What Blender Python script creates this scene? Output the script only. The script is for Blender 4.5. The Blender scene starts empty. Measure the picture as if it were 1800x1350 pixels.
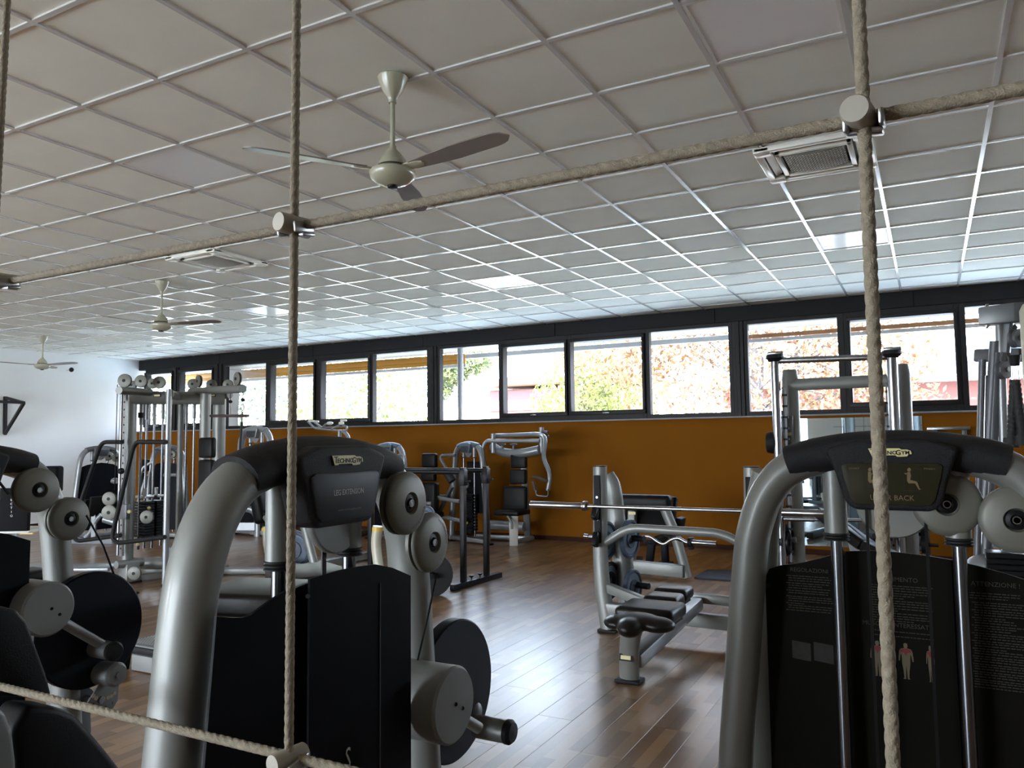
import bpy, bmesh, math, random
from mathutils import Vector, Matrix, Euler
random.seed(7)
sc = bpy.context.scene
C = sc.collection
PI = math.pi
R = math.radians
# ------------------------------------------------------------------ camera
YAW, PITCH, ROLL, FPX, HC = -.4931, .0747, -.0114, 1361.3, 1.455
fw = Vector((math.cos(PITCH)*math.sin(YAW), math.cos(PITCH)*math.cos(YAW), math.sin(PITCH)))
rt = Vector((math.cos(YAW), -math.sin(YAW), 0)); up = rt.cross(fw)
r2 = rt*math.cos(ROLL)+up*math.sin(ROLL); u2 = -rt*math.sin(ROLL)+up*math.cos(ROLL)
cd = bpy.data.cameras.new('camera'); cam = bpy.data.objects.new('camera', cd); C.objects.link(cam)
m = Matrix((r2, u2, -fw)).transposed().to_4x4(); m.translation = (0, 0, HC); cam.matrix_world = m
cd.sensor_fit = 'HORIZONTAL'; cd.sensor_width = 36; cd.lens = 36*FPX/1800; cd.clip_start = .02; cd.clip_end = 500
sc.camera = cam
# ------------------------------------------------------------------ world, sun, exposure
sc.view_settings.view_transform = 'Standard'; sc.view_settings.look = 'None'
sc.view_settings.exposure = .8; sc.view_settings.gamma = 1.0; sc.view_settings.use_curve_mapping = False
SKY = 15.0
w = bpy.data.worlds.new('world'); sc.world = w; w.use_nodes = True
nt = w.node_tree; bg = nt.nodes['Background']
tc = nt.nodes.new('ShaderNodeTexCoord'); sp = nt.nodes.new('ShaderNodeSeparateXYZ'); rp = nt.nodes.new('ShaderNodeValToRGB')
nt.links.new(tc.outputs['Generated'], sp.inputs[0]); nt.links.new(sp.outputs['Z'], rp.inputs[0]); nt.links.new(rp.outputs[0], bg.inputs[0])
rp.color_ramp.elements[0].position = 0; rp.color_ramp.elements[0].color = (.86, .93, 1, 1)
rp.color_ramp.elements[1].position = .7; rp.color_ramp.elements[1].color = (.45, .66, 1, 1)
bg.inputs[1].default_value = SKY
sd = bpy.data.lights.new('sun', 'SUN'); sd.energy = 22; sd.color = (1, .93, .82); sd.angle = R(.6)
so = bpy.data.objects.new('sun', sd); C.objects.link(so); so.rotation_euler = (R(48), 0, R(25))   # shines from behind the building onto the garden
def portal(name, loc, rot, sx, sy):
    d = bpy.data.lights.new(name, 'AREA'); d.shape = 'RECTANGLE'; d.size = sx; d.size_y = sy; d.cycles.is_portal = True
    o = bpy.data.objects.new(name, d); C.objects.link(o); o.location = loc; o.rotation_euler = rot
for i, xc in enumerate((-12.0, -7.2, -2.2, 2.8, 7.0)):
    portal('window_light', (xc, 10.74, 2.4), (R(-90), 0, 0), 5, 1.2)
BACK = ((-13.0, -9.0), (-7.8, -3.4))  # openings added in the unseen back wall to let fill light in
for a_, b_ in BACK: portal('window_light', ((a_+b_)/2, -5.25, 1.25), (R(90), 0, 0), b_-a_, 2.4)
sc.cycles.max_bounces = 9; sc.cycles.diffuse_bounces = 5; sc.cycles.glossy_bounces = 4
sc.cycles.transparent_max_bounces = 10; sc.cycles.sample_clamp_indirect = 6
sc.cycles.use_denoising = True; sc.cycles.caustics_reflective = False; sc.cycles.caustics_refractive = False

# ------------------------------------------------------------------ helpers
def ray(px, py): return r2*((px-900)/FPX)-u2*((py-675)/FPX)+fw
def at(px, py, x=None, y=None, z=None, d=None):          # a photograph pixel on a given plane or at a given depth
    r = ray(px, py)
    t = x/r[0] if x is not None else y/r[1] if y is not None else (z-HC)/r[2] if z is not None else d
    return Vector((r[0]*t, r[1]*t, r[2]*t+HC))

MATS = {}
def mat(name, col, rough=.5, metal=0, bump=0, bscale=200, spec=.5, var=0, vscale=6, coat=0, sheen=0):
    if name in MATS: return MATS[name]
    m = bpy.data.materials.new(name); m.use_nodes = True; nt = m.node_tree; b = nt.nodes['Principled BSDF']
    b.inputs['Base Color'].default_value = (*col, 1); b.inputs['Roughness'].default_value = rough
    b.inputs['Metallic'].default_value = metal; b.inputs['Specular IOR Level'].default_value = spec
    b.inputs['Coat Weight'].default_value = coat; b.inputs['Coat Roughness'].default_value = .12
    tc = nt.nodes.new('ShaderNodeTexCoord')
    n = nt.nodes.new('ShaderNodeTexNoise'); n.inputs['Scale'].default_value = vscale; n.inputs['Detail'].default_value = 5
    nt.links.new(tc.outputs['Object'], n.inputs['Vector'])
    v = var or .06
    mr = nt.nodes.new('ShaderNodeMapRange'); mr.inputs[1].default_value = .3; mr.inputs[2].default_value = .7
    mr.inputs[3].default_value = 1-v; mr.inputs[4].default_value = 1+v
    nt.links.new(n.outputs[0], mr.inputs[0])
    mx = nt.nodes.new('ShaderNodeVectorMath'); mx.operation = 'SCALE'; mx.inputs[0].default_value = col
    nt.links.new(mr.outputs[0], mx.inputs['Scale']); nt.links.new(mx.outputs[0], b.inputs['Base Color'])
    if bump:
        n2 = nt.nodes.new('ShaderNodeTexNoise'); n2.inputs['Scale'].default_value = bscale; n2.inputs['Detail'].default_value = 3
        nt.links.new(tc.outputs['Object'], n2.inputs['Vector'])
        bp = nt.nodes.new('ShaderNodeBump'); bp.inputs['Strength'].default_value = bump; bp.inputs['Distance'].default_value = .002
        nt.links.new(n2.outputs[0], bp.inputs['Height']); nt.links.new(bp.outputs[0], b.inputs['Normal'])
    MATS[name] = m; return m
SILVER = mat('silver_paint', (.205, .21, .197), .46, .3, coat=.15)
SILVERL = mat('light_silver_paint', (.25, .26, .27), .36, .4, coat=.2)
BEIGE = mat('beige_paint', (.50, .48, .38), .4, .1)
CHROME = mat('chrome', (.36, .37, .39), .18, 1)
DCHROME = mat('guide_rod_steel', (.17, .175, .185), .22, 1)
PULM = mat('pulley_plastic', (.150, .150, .125), .45, .15)
STEEL = mat('brushed_steel', (.34, .34, .34), .3, 1, var=.12, vscale=60)
BLACK = mat('black_plastic', (.009, .009, .010), .5, 0, .5, 900, spec=.2)
BLACKM = mat('black_metal', (.007, .007, .008), .4, spec=.2)
COWL = mat('cowl_plastic', (.016, .016, .018), .5, 0, .8, 700, spec=.2)
SHIELD = mat('shield_plastic', (.005, .006, .0085), .5, spec=.08)
PANEL = mat('label_panel', (.045, .05, .058), .45, spec=.15)
PANELB = mat('label_panel_olive', (.026, .023, .012), .45, spec=.12)
VINYL = mat('black_vinyl', (.008, .0075, .0075), .42, 0, .25, 350, spec=.13)
SHIELDO = mat('shield_plastic_olive', (.0055, .005, .0035), .5, spec=.08)
VINYLG = mat('glossy_black_vinyl', (.010, .008, .007), .33, 0, .2, 350, spec=.25)
FLATB = mat('flat_black', (.005, .005, .006), .75, spec=.12)
RUBBER = mat('rubber', (.012, .012, .012), .7)
NAVY = mat('navy_cam', (.003, .005, .010), .45, spec=.12)
GREYP = mat('grey_plastic', (.17, .175, .17), .42, .1, .15, 900)
GREYD = mat('dark_grey_metal', (.12, .125, .135), .4, .3)
FANC = mat('fan_enamel', (.44, .43, .32), .25, coat=.5)
FANB = mat('fan_blade', (.26, .23, .215), .28, .2)
WHITEP = mat('white_plastic', (.72, .70, .66), .4)
GOLD = mat('logo_cream', (.66, .60, .30), .5)
YEL = mat('yellow_plastic', (.75, .50, .08), .4)
TXT = mat('print_grey', (.50, .50, .50), .6)
TXTO = mat('print_ochre', (.15, .10, .04), .6)
TXTD = mat('print_dim', (.030, .027, .017), .6)
REDP = mat('print_red', (.16, .012, .016), .6)
BLUEPL = mat('blue_grey_plate', (.05, .075, .12), .45)
BLUEPRT = mat('plate_lettering', (.30, .38, .50), .5)
ROPEM = mat('rope_fibre', (.27, .232, .17), .8, 0, .8, 600, var=.18, vscale=150)
ALU = mat('clamp_aluminium', (.38, .36, .31), .42, .4)

class MB:
    def __init__(s): s.v = []; s.f = []
    def add(s, vs, fs):
        o = len(s.v); s.v += [Vector(v) for v in vs]; s.f += [tuple(i+o for i in f) for f in fs]; return s
    def box(s, c, d, rot=None, r=0, seg=2):
        if r:
            bm = bmesh.new(); bmesh.ops.create_cube(bm, size=1)
            for v in bm.verts: v.co = Vector((v.co[0]*d[0], v.co[1]*d[1], v.co[2]*d[2]))
            bmesh.ops.bevel(bm, geom=bm.edges[:], offset=min(r, min(d)*.49), segments=seg, affect='EDGES', profile=.5)
            vs = [v.co.copy() for v in bm.verts]; bm.verts.index_update(); fs = [[v.index for v in f.verts] for f in bm.faces]; bm.free()
        else:
            vs = [Vector((x*d[0]/2, y*d[1]/2, z*d[2]/2)) for x in (-1, 1) for y in (-1, 1) for z in (-1, 1)]
            fs = [(0, 1, 3, 2), (4, 6, 7, 5), (0, 4, 5, 1), (2, 3, 7, 6), (0, 2, 6, 4), (1, 5, 7, 3)]
        M = (rot.to_matrix() if isinstance(rot, Euler) else rot) if rot else None
        c = Vector(c); return s.add([(M @ v if M else v)+c for v in vs], fs)
    def bar(s, a, b, w, h, up=(0, 0, 1), r=0):                # rectangular bar from a to b
        a, b = Vector(a), Vector(b); z = (b-a).normalized(); x = Vector(up).cross(z)
        if x.length < 1e-4: x = Vector((1, 0, 0)).cross(z)
        x.normalize(); y = z.cross(x); M = Matrix((x, y, z)).transposed()
        return s.box((a+b)/2, (w, h, (b-a).length), M, r)
    def tube(s, path, r, n=12, r2=None, side=None, caps=True, closed=False):   # r may be a list; r2 = radius along the second axis
        P = [Vector(p) for p in path]; k = len(P)
        rs = r if isinstance(r, (list, tuple)) else [r]*k
        q = [((P[(i+1) % k] if closed or i < k-1 else P[i])-(P[i-1] if closed or i > 0 else P[i])).normalized() for i in range(k)]
        a = Vector(side) if side else Vector((0, 0, 1)) if abs(q[0].z) < .9 else Vector((1, 0, 0))
        vs = []
        for i in range(k):
            a = (a-q[i]*a.dot(q[i]))
            if a.length < 1e-5: a = q[i].orthogonal()
            a.normalize(); b = q[i].cross(a)
            f2 = (r2/rs[0]) if r2 else 1
            for j in range(n):
                t = 2*PI*j/n; vs.append(P[i]+a*(rs[i]*math.cos(t))+b*(rs[i]*f2*math.sin(t)))
        fs = []
        for i in range(k if closed else k-1):
            for j in range(n):
                fs.append((i*n+j, i*n+(j+1) % n, ((i+1) % k)*n+(j+1) % n, ((i+1) % k)*n+j))
        if caps and not closed: fs += [tuple(range(n))[::-1], tuple((k-1)*n+j for j in range(n))]
        return s.add(vs, fs)
    def cyl(s, a, b, r, r1=None, n=20): return s.tube([a, b], [r, r if r1 is None else r1], n)
    def lathe(s, prof, o=(0, 0, 0), axis=(0, 0, 1), n=28):   # prof: (radius, height along axis)
        z = Vector(axis).normalized(); x = z.orthogonal().normalized(); y = z.cross(x); o = Vector(o); vs = []
        for (r, h) in prof:
            for j in range(n):
                t = 2*PI*j/n; vs.append(o+z*h+(x*math.cos(t)+y*math.sin(t))*max(r, 1e-5))
        k = len(prof); fs = [(i*n+j, i*n+(j+1) % n, (i+1)*n+(j+1) % n, (i+1)*n+j) for i in range(k-1) for j in range(n)]
        if prof[0][0] > 1e-4: fs.append(tuple(range(n))[::-1])
        if prof[-1][0] > 1e-4: fs.append(tuple((k-1)*n+j for j in range(n)))
        return s.add(vs, fs)
    def prism(s, poly, o, ux, uy, th):                        # polygon extruded along ux x uy
        o, ux, uy = Vector(o), Vector(ux), Vector(uy); nn = ux.cross(uy).normalized(); k = len(poly)
        a = [o+ux*p[0]+uy*p[1] for p in poly]; b = [v+nn*th for v in a]
        return s.add(a+b, [tuple(range(k))[::-1], tuple(range(k, 2*k))]+[(i, (i+1) % k, k+(i+1) % k, k+i) for i in range(k)])
    def sheet(s, top, bot, th):                               # curved plate between two polylines, with thickness vector th
        k = len(top); th = Vector(th); A = [Vector(p) for p in top]+[Vector(p) for p in bot]; B = [p+th for p in A]
        fs = [(i, i+1, k+i+1, k+i) for i in range(k-1)]; o = 2*k
        fs += [(o+i+1, o+i, o+k+i, o+k+i+1) for i in range(k-1)]
        fs += [(i+1, i, o+i, o+i+1) for i in range(k-1)]+[(k+i, k+i+1, o+k+i+1, o+k+i) for i in range(k-1)]
        fs += [(0, k, o+k, o), (k-1, o+k-1, o+2*k-1, 2*k-1)]
        return s.add(A+B, fs)
    def ball(s, c, r, n=16, m=10):
        r = Vector(r if isinstance(r, (tuple, list, Vector)) else (r,)*3); c = Vector(c); vs = []; fs = []
        for i in range(m+1):
            p = PI*i/m
            for j in range(n):
                t = 2*PI*j/n; vs.append(c+Vector((r.x*math.sin(p)*math.cos(t), r.y*math.sin(p)*math.sin(t), r.z*math.cos(p))))
        for i in range(m):
            for j in range(n): fs.append((i*n+j, (i+1)*n+j, (i+1)*n+(j+1) % n, i*n+(j+1) % n))
        return s.add(vs, fs)

def fillet(pts, rad, seg=6):
    P = [Vector(p) for p in pts]; out = [P[0]]
    for i in range(1, len(P)-1):
        a = P[i-1]-P[i]; b = P[i+1]-P[i]; d = min(rad, a.length*.48, b.length*.48)
        p0 = P[i]+a.normalized()*d; p1 = P[i]+b.normalized()*d
        for j in range(seg+1):
            t = j/seg; out.append(p0*(1-t)**2+P[i]*2*t*(1-t)+p1*t*t)
    out.append(P[-1]); return out
def smooth(pts, n=6):
    P = [Vector(p) for p in pts]; P = [P[0]*2-P[1]]+P+[P[-1]*2-P[-2]]; out = []
    for i in range(1, len(P)-2):
        for j in range(n):
            t = j/n; a, b, c, d = P[i-1:i+3]
            out.append(.5*((2*b)+(c-a)*t+(2*a-5*b+4*c-d)*t*t+(3*b-3*c+d-a)*t**3))
    out.append(P[-2]); return out

ROOTM = {}
def mesh_of(name, mb, m, M=None, flat=False):
    me = bpy.data.meshes.new(name)
    vs = [M @ v for v in mb.v] if M else mb.v
    me.from_pydata([tuple(v) for v in vs], [], mb.f)
    bm = bmesh.new(); bm.from_mesh(me); bmesh.ops.remove_doubles(bm, verts=bm.verts, dist=1e-6); bmesh.ops.recalc_face_normals(bm, faces=bm.faces); bm.to_mesh(me); bm.free()
    me.materials.append(m)
    if not flat:
        me.polygons.foreach_set('use_smooth', [True]*len(me.polygons)); me.set_sharp_from_angle(angle=R(38))
    return me
def link(name, me, parent=None):
    o = bpy.data.objects.new(name, me); C.objects.link(o)
    if parent: o.parent = parent
    return o
def root_of(o):
    while o.parent: o = o.parent
    return o
def part(name, mb, m, parent, world=False, label=None, flat=False, kind=None):   # world=True: the shape was given in world coordinates
    M = ROOTM[root_of(parent).name].inverted() if world else None
    o = link(name, mesh_of(name, mb, m, M, flat), parent)
    if label: o['label'] = label
    if kind: o['kind'] = kind
    return o
def thing(name, label, cat, loc=(0, 0, 0), rz=0, group=None, kind=None):
    o = bpy.data.objects.new(name, None); C.objects.link(o); o.location = loc; o.rotation_euler = (0, 0, rz); o.empty_display_size = .1
    if label: o['label'] = label
    if cat: o['category'] = cat
    if group: o['group'] = group
    if kind: o['kind'] = kind
    ROOTM[o.name] = Matrix.Translation(loc) @ Matrix.Rotation(rz, 4, 'Z'); return o
def single(name, mb, m, label=None, cat=None, group=None, kind=None, flat=False, loc=None):
    me = mesh_of(name, mb, m, Matrix.Translation(-Vector(loc)) if loc else None, flat); o = link(name, me)
    if loc: o.location = loc
    ROOTM[o.name] = Matrix.Translation(loc or (0, 0, 0))
    if label: o['label'] = label
    if cat: o['category'] = cat
    if group: o['group'] = group
    if kind: o['kind'] = kind
    return o
def struct(name, mb, m, flat=True): return single(name, mb, m, kind='structure', flat=flat)
def copy_tree(o, parent=None):
    c = o.copy(); C.objects.link(c)
    if parent: c.parent = parent
    for ch in list(o.children): copy_tree(ch, c)
    if not parent: ROOTM[c.name] = Matrix.Translation(c.location)
    return c
FRONT = Matrix.Rotation(PI/2, 4, 'X')                    # text plane facing local -y
def lettering(name, s, size, M, m, parent, world=False, align='CENTER', sx=1, bold=0):
    cu = bpy.data.curves.new(name, 'FONT'); cu.body = s; cu.size = size; cu.align_x = align; cu.align_y = 'CENTER'
    cu.extrude = .0003; cu.offset = bold; cu.resolution_u = 2
    o = bpy.data.objects.new(name, cu); C.objects.link(o); bpy.context.view_layer.update()
    me = bpy.data.meshes.new_from_object(o.evaluated_get(bpy.context.evaluated_depsgraph_get()))
    bpy.data.objects.remove(o); me.transform(M @ Matrix.Scale(sx, 4, (1, 0, 0)))
    if world: me.transform(ROOTM[root_of(parent).name].inverted())
    me.materials.clear(); me.materials.append(m); me.name = name
    return link(name, me, parent)

# ================================================================== the room
X0, X1, Y0, Y1, ZC, ZS = -14.51, 8.0, -5.0, 10.5, 3.229, 1.743
WIN = [(-14.23, -13.44, 'S'), (-13.19, -12.27, 'S'), (-11.96, -10.86, 'F'), (-10.70, -9.66, 'S'), (-9.48, -8.43, 'S'), (-8.35, -7.23, 'F'),
       (-6.98, -5.88, 'F'), (-5.78, -4.74, 'S'), (-4.64, -3.54, 'S'), (-3.44, -2.33, 'F'), (-2.08, -.97, 'F'), (-.82, .31, 'S'), (.43, 1.55, 'F'),
       (1.85, 2.9, 'F'), (3.0, 4.05, 'S'), (4.15, 5.2, 'S'), (5.3, 6.4, 'F'), (6.65, 7.7, 'F')]
ORANGE = mat('orange_wall_paint', (.20, .070, .005), .8, bump=.25, bscale=120, spec=.08, var=.05, vscale=1.2)
WALLW = mat('white_wall_paint', (.86, .87, .88), .7, bump=.2, bscale=90, var=.03, vscale=1.5)
FRAMEB = mat('dark_window_frame', (.010, .008, .008), .5, spec=.25)
FASCIA = mat('dark_fascia', (.011, .011, .012), .6, spec=.2)
SILL = mat('grey_sill', (.23, .23, .24), .5)
BASEB = mat('brown_baseboard', (.045, .014, .006), .6, spec=.1)
CEILM = mat('ceiling_tile', (.86, .865, .80), .9, bump=.35, bscale=260, var=.035, vscale=2.2)
BARM = mat('ceiling_grid_bar', (.72, .72, .72), .22, 0, spec=.9, coat=.8)
SLAB = mat('concrete_slab', (.25, .25, .25), .9)
LEDM = mat('light_diffuser', (.96, .96, .99), .3, var=.01, spec=.8, coat=.4)

# floor: laminate boards laid along the room's depth
def floor_mat():
    m = bpy.data.materials.new('laminate_board'); m.use_nodes = True; nt = m.node_tree; L = nt.links.new; N = nt.nodes.new
    b = nt.nodes['Principled BSDF']
    tc = N('ShaderNodeTexCoord'); oi = N('ShaderNodeObjectInfo'); sx = N('ShaderNodeSeparateXYZ'); L(tc.outputs['Object'], sx.inputs[0])
    geo = N('ShaderNodeNewGeometry')
    def mth(op, a, c=None, d=None):
        n = N('ShaderNodeMath'); n.operation = op
        for i, v in enumerate((a, c, d)):
            if v is None: continue
            if isinstance(v, (int, float)): n.inputs[i].default_value = v
            else: L(v, n.inputs[i])
        return n.outputs[0]
    xi = mth('FLOOR', mth('DIVIDE', mth('ADD', sx.outputs['X'], .1), .0667))
    yj = mth('FLOOR', mth('DIVIDE', mth('ADD', sx.outputs['Y'], mth('MULTIPLY', xi, .31)), .44))
    cb = N('ShaderNodeCombineXYZ'); L(xi, cb.inputs[0]); L(yj, cb.inputs[1]); L(mth('MULTIPLY', oi.outputs['Random'], 97.3), cb.inputs[2])
    wn = N('ShaderNodeTexWhiteNoise'); L(cb.outputs[0], wn.inputs['Vector'])
    rp = N('ShaderNodeValToRGB'); el = rp.color_ramp.elements
    el[0].color = (.130, .064, .026, 1); el[1].color = (.32, .185, .088, 1); e = el.new(.5); e.color = (.205, .110, .049, 1)
    L(wn.outputs['Value'], rp.inputs[0])
    mp = N('ShaderNodeMapping'); mp.inputs['Scale'].default_value = (30, 1.6, 1); L(geo.outputs['Position'], mp.inputs[0])
    gr = N('ShaderNodeTexNoise'); gr.inputs['Scale'].default_value = 2.2; gr.inputs['Detail'].default_value = 6; gr.inputs['Distortion'].default_value = .2; L(mp.outputs[0], gr.inputs['Vector'])
    mx = N('ShaderNodeMix'); mx.data_type = 'RGBA'; mx.blend_type = 'MULTIPLY'; mx.inputs[0].default_value = .75
    g2 = N('ShaderNodeMapRange'); g2.inputs[1].default_value = .3; g2.inputs[2].default_value = .7; g2.inputs[3].default_value = .95; g2.inputs[4].default_value = 1.04; L(gr.outputs[0], g2.inputs[0])
    L(rp.outputs[0], mx.inputs[6]); L(g2.outputs[0], mx.inputs[7])
    # small scuffs and scratches
    mp2 = N('ShaderNodeMapping'); mp2.inputs['Scale'].default_value = (30, 9, 1); mp2.inputs['Rotation'].default_value = (0, 0, .12); L(geo.outputs['Position'], mp2.inputs[0])
    sc2 = N('ShaderNodeTexNoise'); sc2.inputs['Scale'].default_value = 2.6; sc2.inputs['Detail'].default_value = 4; sc2.inputs['Roughness'].default_value = .62; L(mp2.outputs[0], sc2.inputs['Vector'])
    rs = N('ShaderNodeMapRange'); rs.inputs[1].default_value = .35; rs.inputs[2].default_value = .7; rs.inputs[3].default_value = .25; rs.inputs[4].default_value = .33; L(sc2.outputs[0], rs.inputs[0])
    b.inputs['Roughness'].default_value = .29; L(mx.outputs[2], b.inputs['Base Color'])
    b.inputs['Specular IOR Level'].default_value = .55; b.inputs['Coat Weight'].default_value = .1; b.inputs['Coat Roughness'].default_value = .2
    bp = N('ShaderNodeBump'); bp.inputs['Strength'].default_value = .4; bp.inputs['Distance'].default_value = .0005
    th_ = N('ShaderNodeMapRange'); th_.inputs[1].default_value = .58; th_.inputs[2].default_value = .72; L(sc2.outputs[0], th_.inputs[0]); L(th_.outputs[0], bp.inputs['Height']); L(bp.outputs[0], b.inputs['Normal']); return m
FLOORM = floor_mat()
fl = struct('floor', MB().box(((X0+X1)/2, (Y0+Y1)/2, -.06), (X1-X0+.4, Y1-Y0+.4, .09)), SLAB)
BW, BL = .2, 1.3
def proj(p):
    c = p-Vector((0, 0, HC)); z = c.dot(fw)
    return (900+FPX*c.dot(r2)/z, 675-FPX*c.dot(u2)/z, z) if z > .1 else (-1e4, -1e4, z)
boards = []
for i in range(int((X1-X0)/BW)+1):
    off = (i*.47) % BL
    for j in range(-1, int((Y1-Y0)/BL)+2):
        cx, a, b_ = X0+(i+.5)*BW, max(Y0, Y0+j*BL+off), min(Y1, Y0+(j+1)*BL+off)
        if b_-a < .02: continue
        q = proj(Vector((cx, (a+b_)/2, 0))); vis = -60 < q[0] < 1860 and 0 < q[1] < 1400
        boards.append((q[2] if vis else 1e3+abs(q[2]), cx, a, b_))
boards.sort()
bme = mesh_of('floor_board', MB().box((0, 0, -.006), (BW-.0012, BL-.0012, .012), r=.0009, seg=1), FLOORM, flat=True)
rest = MB()
for k, (_, cx, a, b_) in enumerate(boards):
    if k < 295 and b_-a > BL-.01:
        o = link('floor_board', bme, fl); o.location = (cx, (a+b_)/2, 0)
    else: rest.box((cx, (a+b_)/2, -.006), (BW-.0012, b_-a-.0012, .012))
link('floor_boards_rest', mesh_of('floor_boards_rest', rest, FLOORM, flat=True), fl)['kind'] = 'stuff'
# ceiling
cl = struct('ceiling', MB().box(((X0+X1)/2, (Y0+Y1)/2, 3.40), (X1-X0+.6, Y1-Y0+.6, .1)), SLAB)
GX, GY = -5.029, 2.406
LIGHTS = {(1, 1): 'square ceiling light panel off, to the left of the nearest ceiling fan', (7, 1): 'large ceiling light panel at the top of the photo, nearest to the viewer',
          (7, 8): 'ceiling light panel beyond the right air conditioning vent, crossed by the rope', (1, 8): 'bright square ceiling light panel above the middle windows',
          (-5, 8): 'ceiling light panel right of the second ceiling fan, beside the rope', (-11, 8): 'faint ceiling light panel above the farthest ceiling fan near the white wall'}
ACS = {(7, 4), (-2, 4)}
tme = mesh_of('ceiling_tile', MB().box((0, 0, .008), (.585, .585, .015), r=.002, seg=1), CEILM, flat=True)
tiles = []
for u in range(-16, 22):
    for v in range(-13, 14):
        a, b_ = max(X0, GX+.6*u), min(X1, GX+.6*(u+1)); c, d = max(Y0, GY+.6*v), min(Y1, GY+.6*(v+1))
        if b_-a < .03 or d-c < .03 or (u, v) in ACS or (u, v) in LIGHTS: continue
        q = proj(Vector(((a+b_)/2, (c+d)/2, ZC))); vis = -80 < q[0] < 1880 and -80 < q[1] < 700
        tiles.append((q[2] if vis else 1e3+abs(q[2]), a, b_, c, d))
tiles.sort(); rest = MB()
for k, (_, a, b_, c, d) in enumerate(tiles):
    if k < 298 and b_-a > .59 and d-c > .59:
        o = link('ceiling_tile', tme, cl); o.location = ((a+b_)/2, (c+d)/2, ZC+.007+random.uniform(0, .0015)); o.rotation_euler = (random.uniform(-.001, .001), random.uniform(-.001, .001), 0)
    else: rest.box(((a+b_)/2, (c+d)/2, ZC+.015), (b_-a-.015, d-c-.015, .015))
link('ceiling_tiles_rest', mesh_of('ceiling_tiles_rest', rest, CEILM, flat=True), cl)['kind'] = 'stuff'
for u in range(-15, 22):
    x = GX+.6*u
    if X0 < x < X1: link('grid_bar', mesh_of('grid_bar', MB().box((x, (Y0+Y1)/2, ZC+.013), (.024, Y1-Y0, .028)), BARM, flat=True), cl)
for v in range(-12, 14):
    y = GY+.6*v
    if Y0 < y < Y1: link('grid_bar', mesh_of('grid_bar', MB().box(((X0+X1)/2, y, ZC+.0134), (X1-X0, .024, .028)), BARM, flat=True), cl)
for (u, v), lab in LIGHTS.items():
    c = Vector((GX+.6*u+.3, GY+.6*v+.3, ZC+.003))
    if lab is None:
        lab = 'ceiling light panel off, over the left aisle out of view' if u == -5 else 'ceiling light panel off, near the white wall out of view'
    t = thing('light_panel', lab, 'ceiling light', c, 0, 'square light panels in the ceiling grid')
    f = MB()
    for s in (-1, 1): f.box((s*.282, 0, .004), (.02, .584, .014)); f.box((0, s*.282, .004), (.544, .02, .014))
    part('frame', f, WHITEP, t); part('diffuser', MB().box((0, 0, .006), (.545, .545, .006)), LEDM, t)
# walls
wl = struct('wall_left', MB().box((X0-.1, (Y0+Y1)/2, ZC/2+.05), (.2, Y1-Y0+.4, ZC+.2)), WALLW)
struct('wall_right', MB().box((X1+.1, (Y0+Y1)/2, ZC/2+.05), (.2, Y1-Y0+.4, ZC+.2)), WALLW)
wb = MB(); wb.box(((X0+X1)/2, Y0-.1, 2.85), (X1-X0, .2, .85)); e_ = [X0]+[v for ab in BACK for v in ab]+[X1]
for a_, b_ in zip(e_[::2], e_[1::2]): wb.box(((a_+b_)/2, Y0-.1, 1.22), (b_-a_, .2, 2.44))
struct('wall_back', wb, WALLW)
struct('wall_window', MB().box(((X0+X1)/2, Y1+.12, ZS/2), (X1-X0, .24, ZS)), ORANGE)
struct('baseboard_window', MB().box(((X0+X1)/2, Y1-.008, .032), (X1-X0, .016, .064), r=.004), BASEB)
struct('baseboard_left', MB().box((X0+.008, (Y0+Y1)/2, .032), (.016, Y1-Y0, .064), r=.004), BASEB)
struct('trim_sill', MB().box(((X0+X1)/2, Y1+.02, 1.752), (X1-X0, .13, .02), r=.003), SILL)
fa = struct('trim_fascia', MB().box(((X0+X1)/2, Y1+.14, 3.20), (X1-X0, .24, .34)), FASCIA)
for xa in [-14.5+2.4*i for i in range(9)]:
    link('fascia_panel', mesh_of('fascia_panel', MB().box((xa+1.2, Y1+.012, 3.133), (2.394, .02, .19), r=.002, seg=1), FASCIA), fa)
nb = 0
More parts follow.
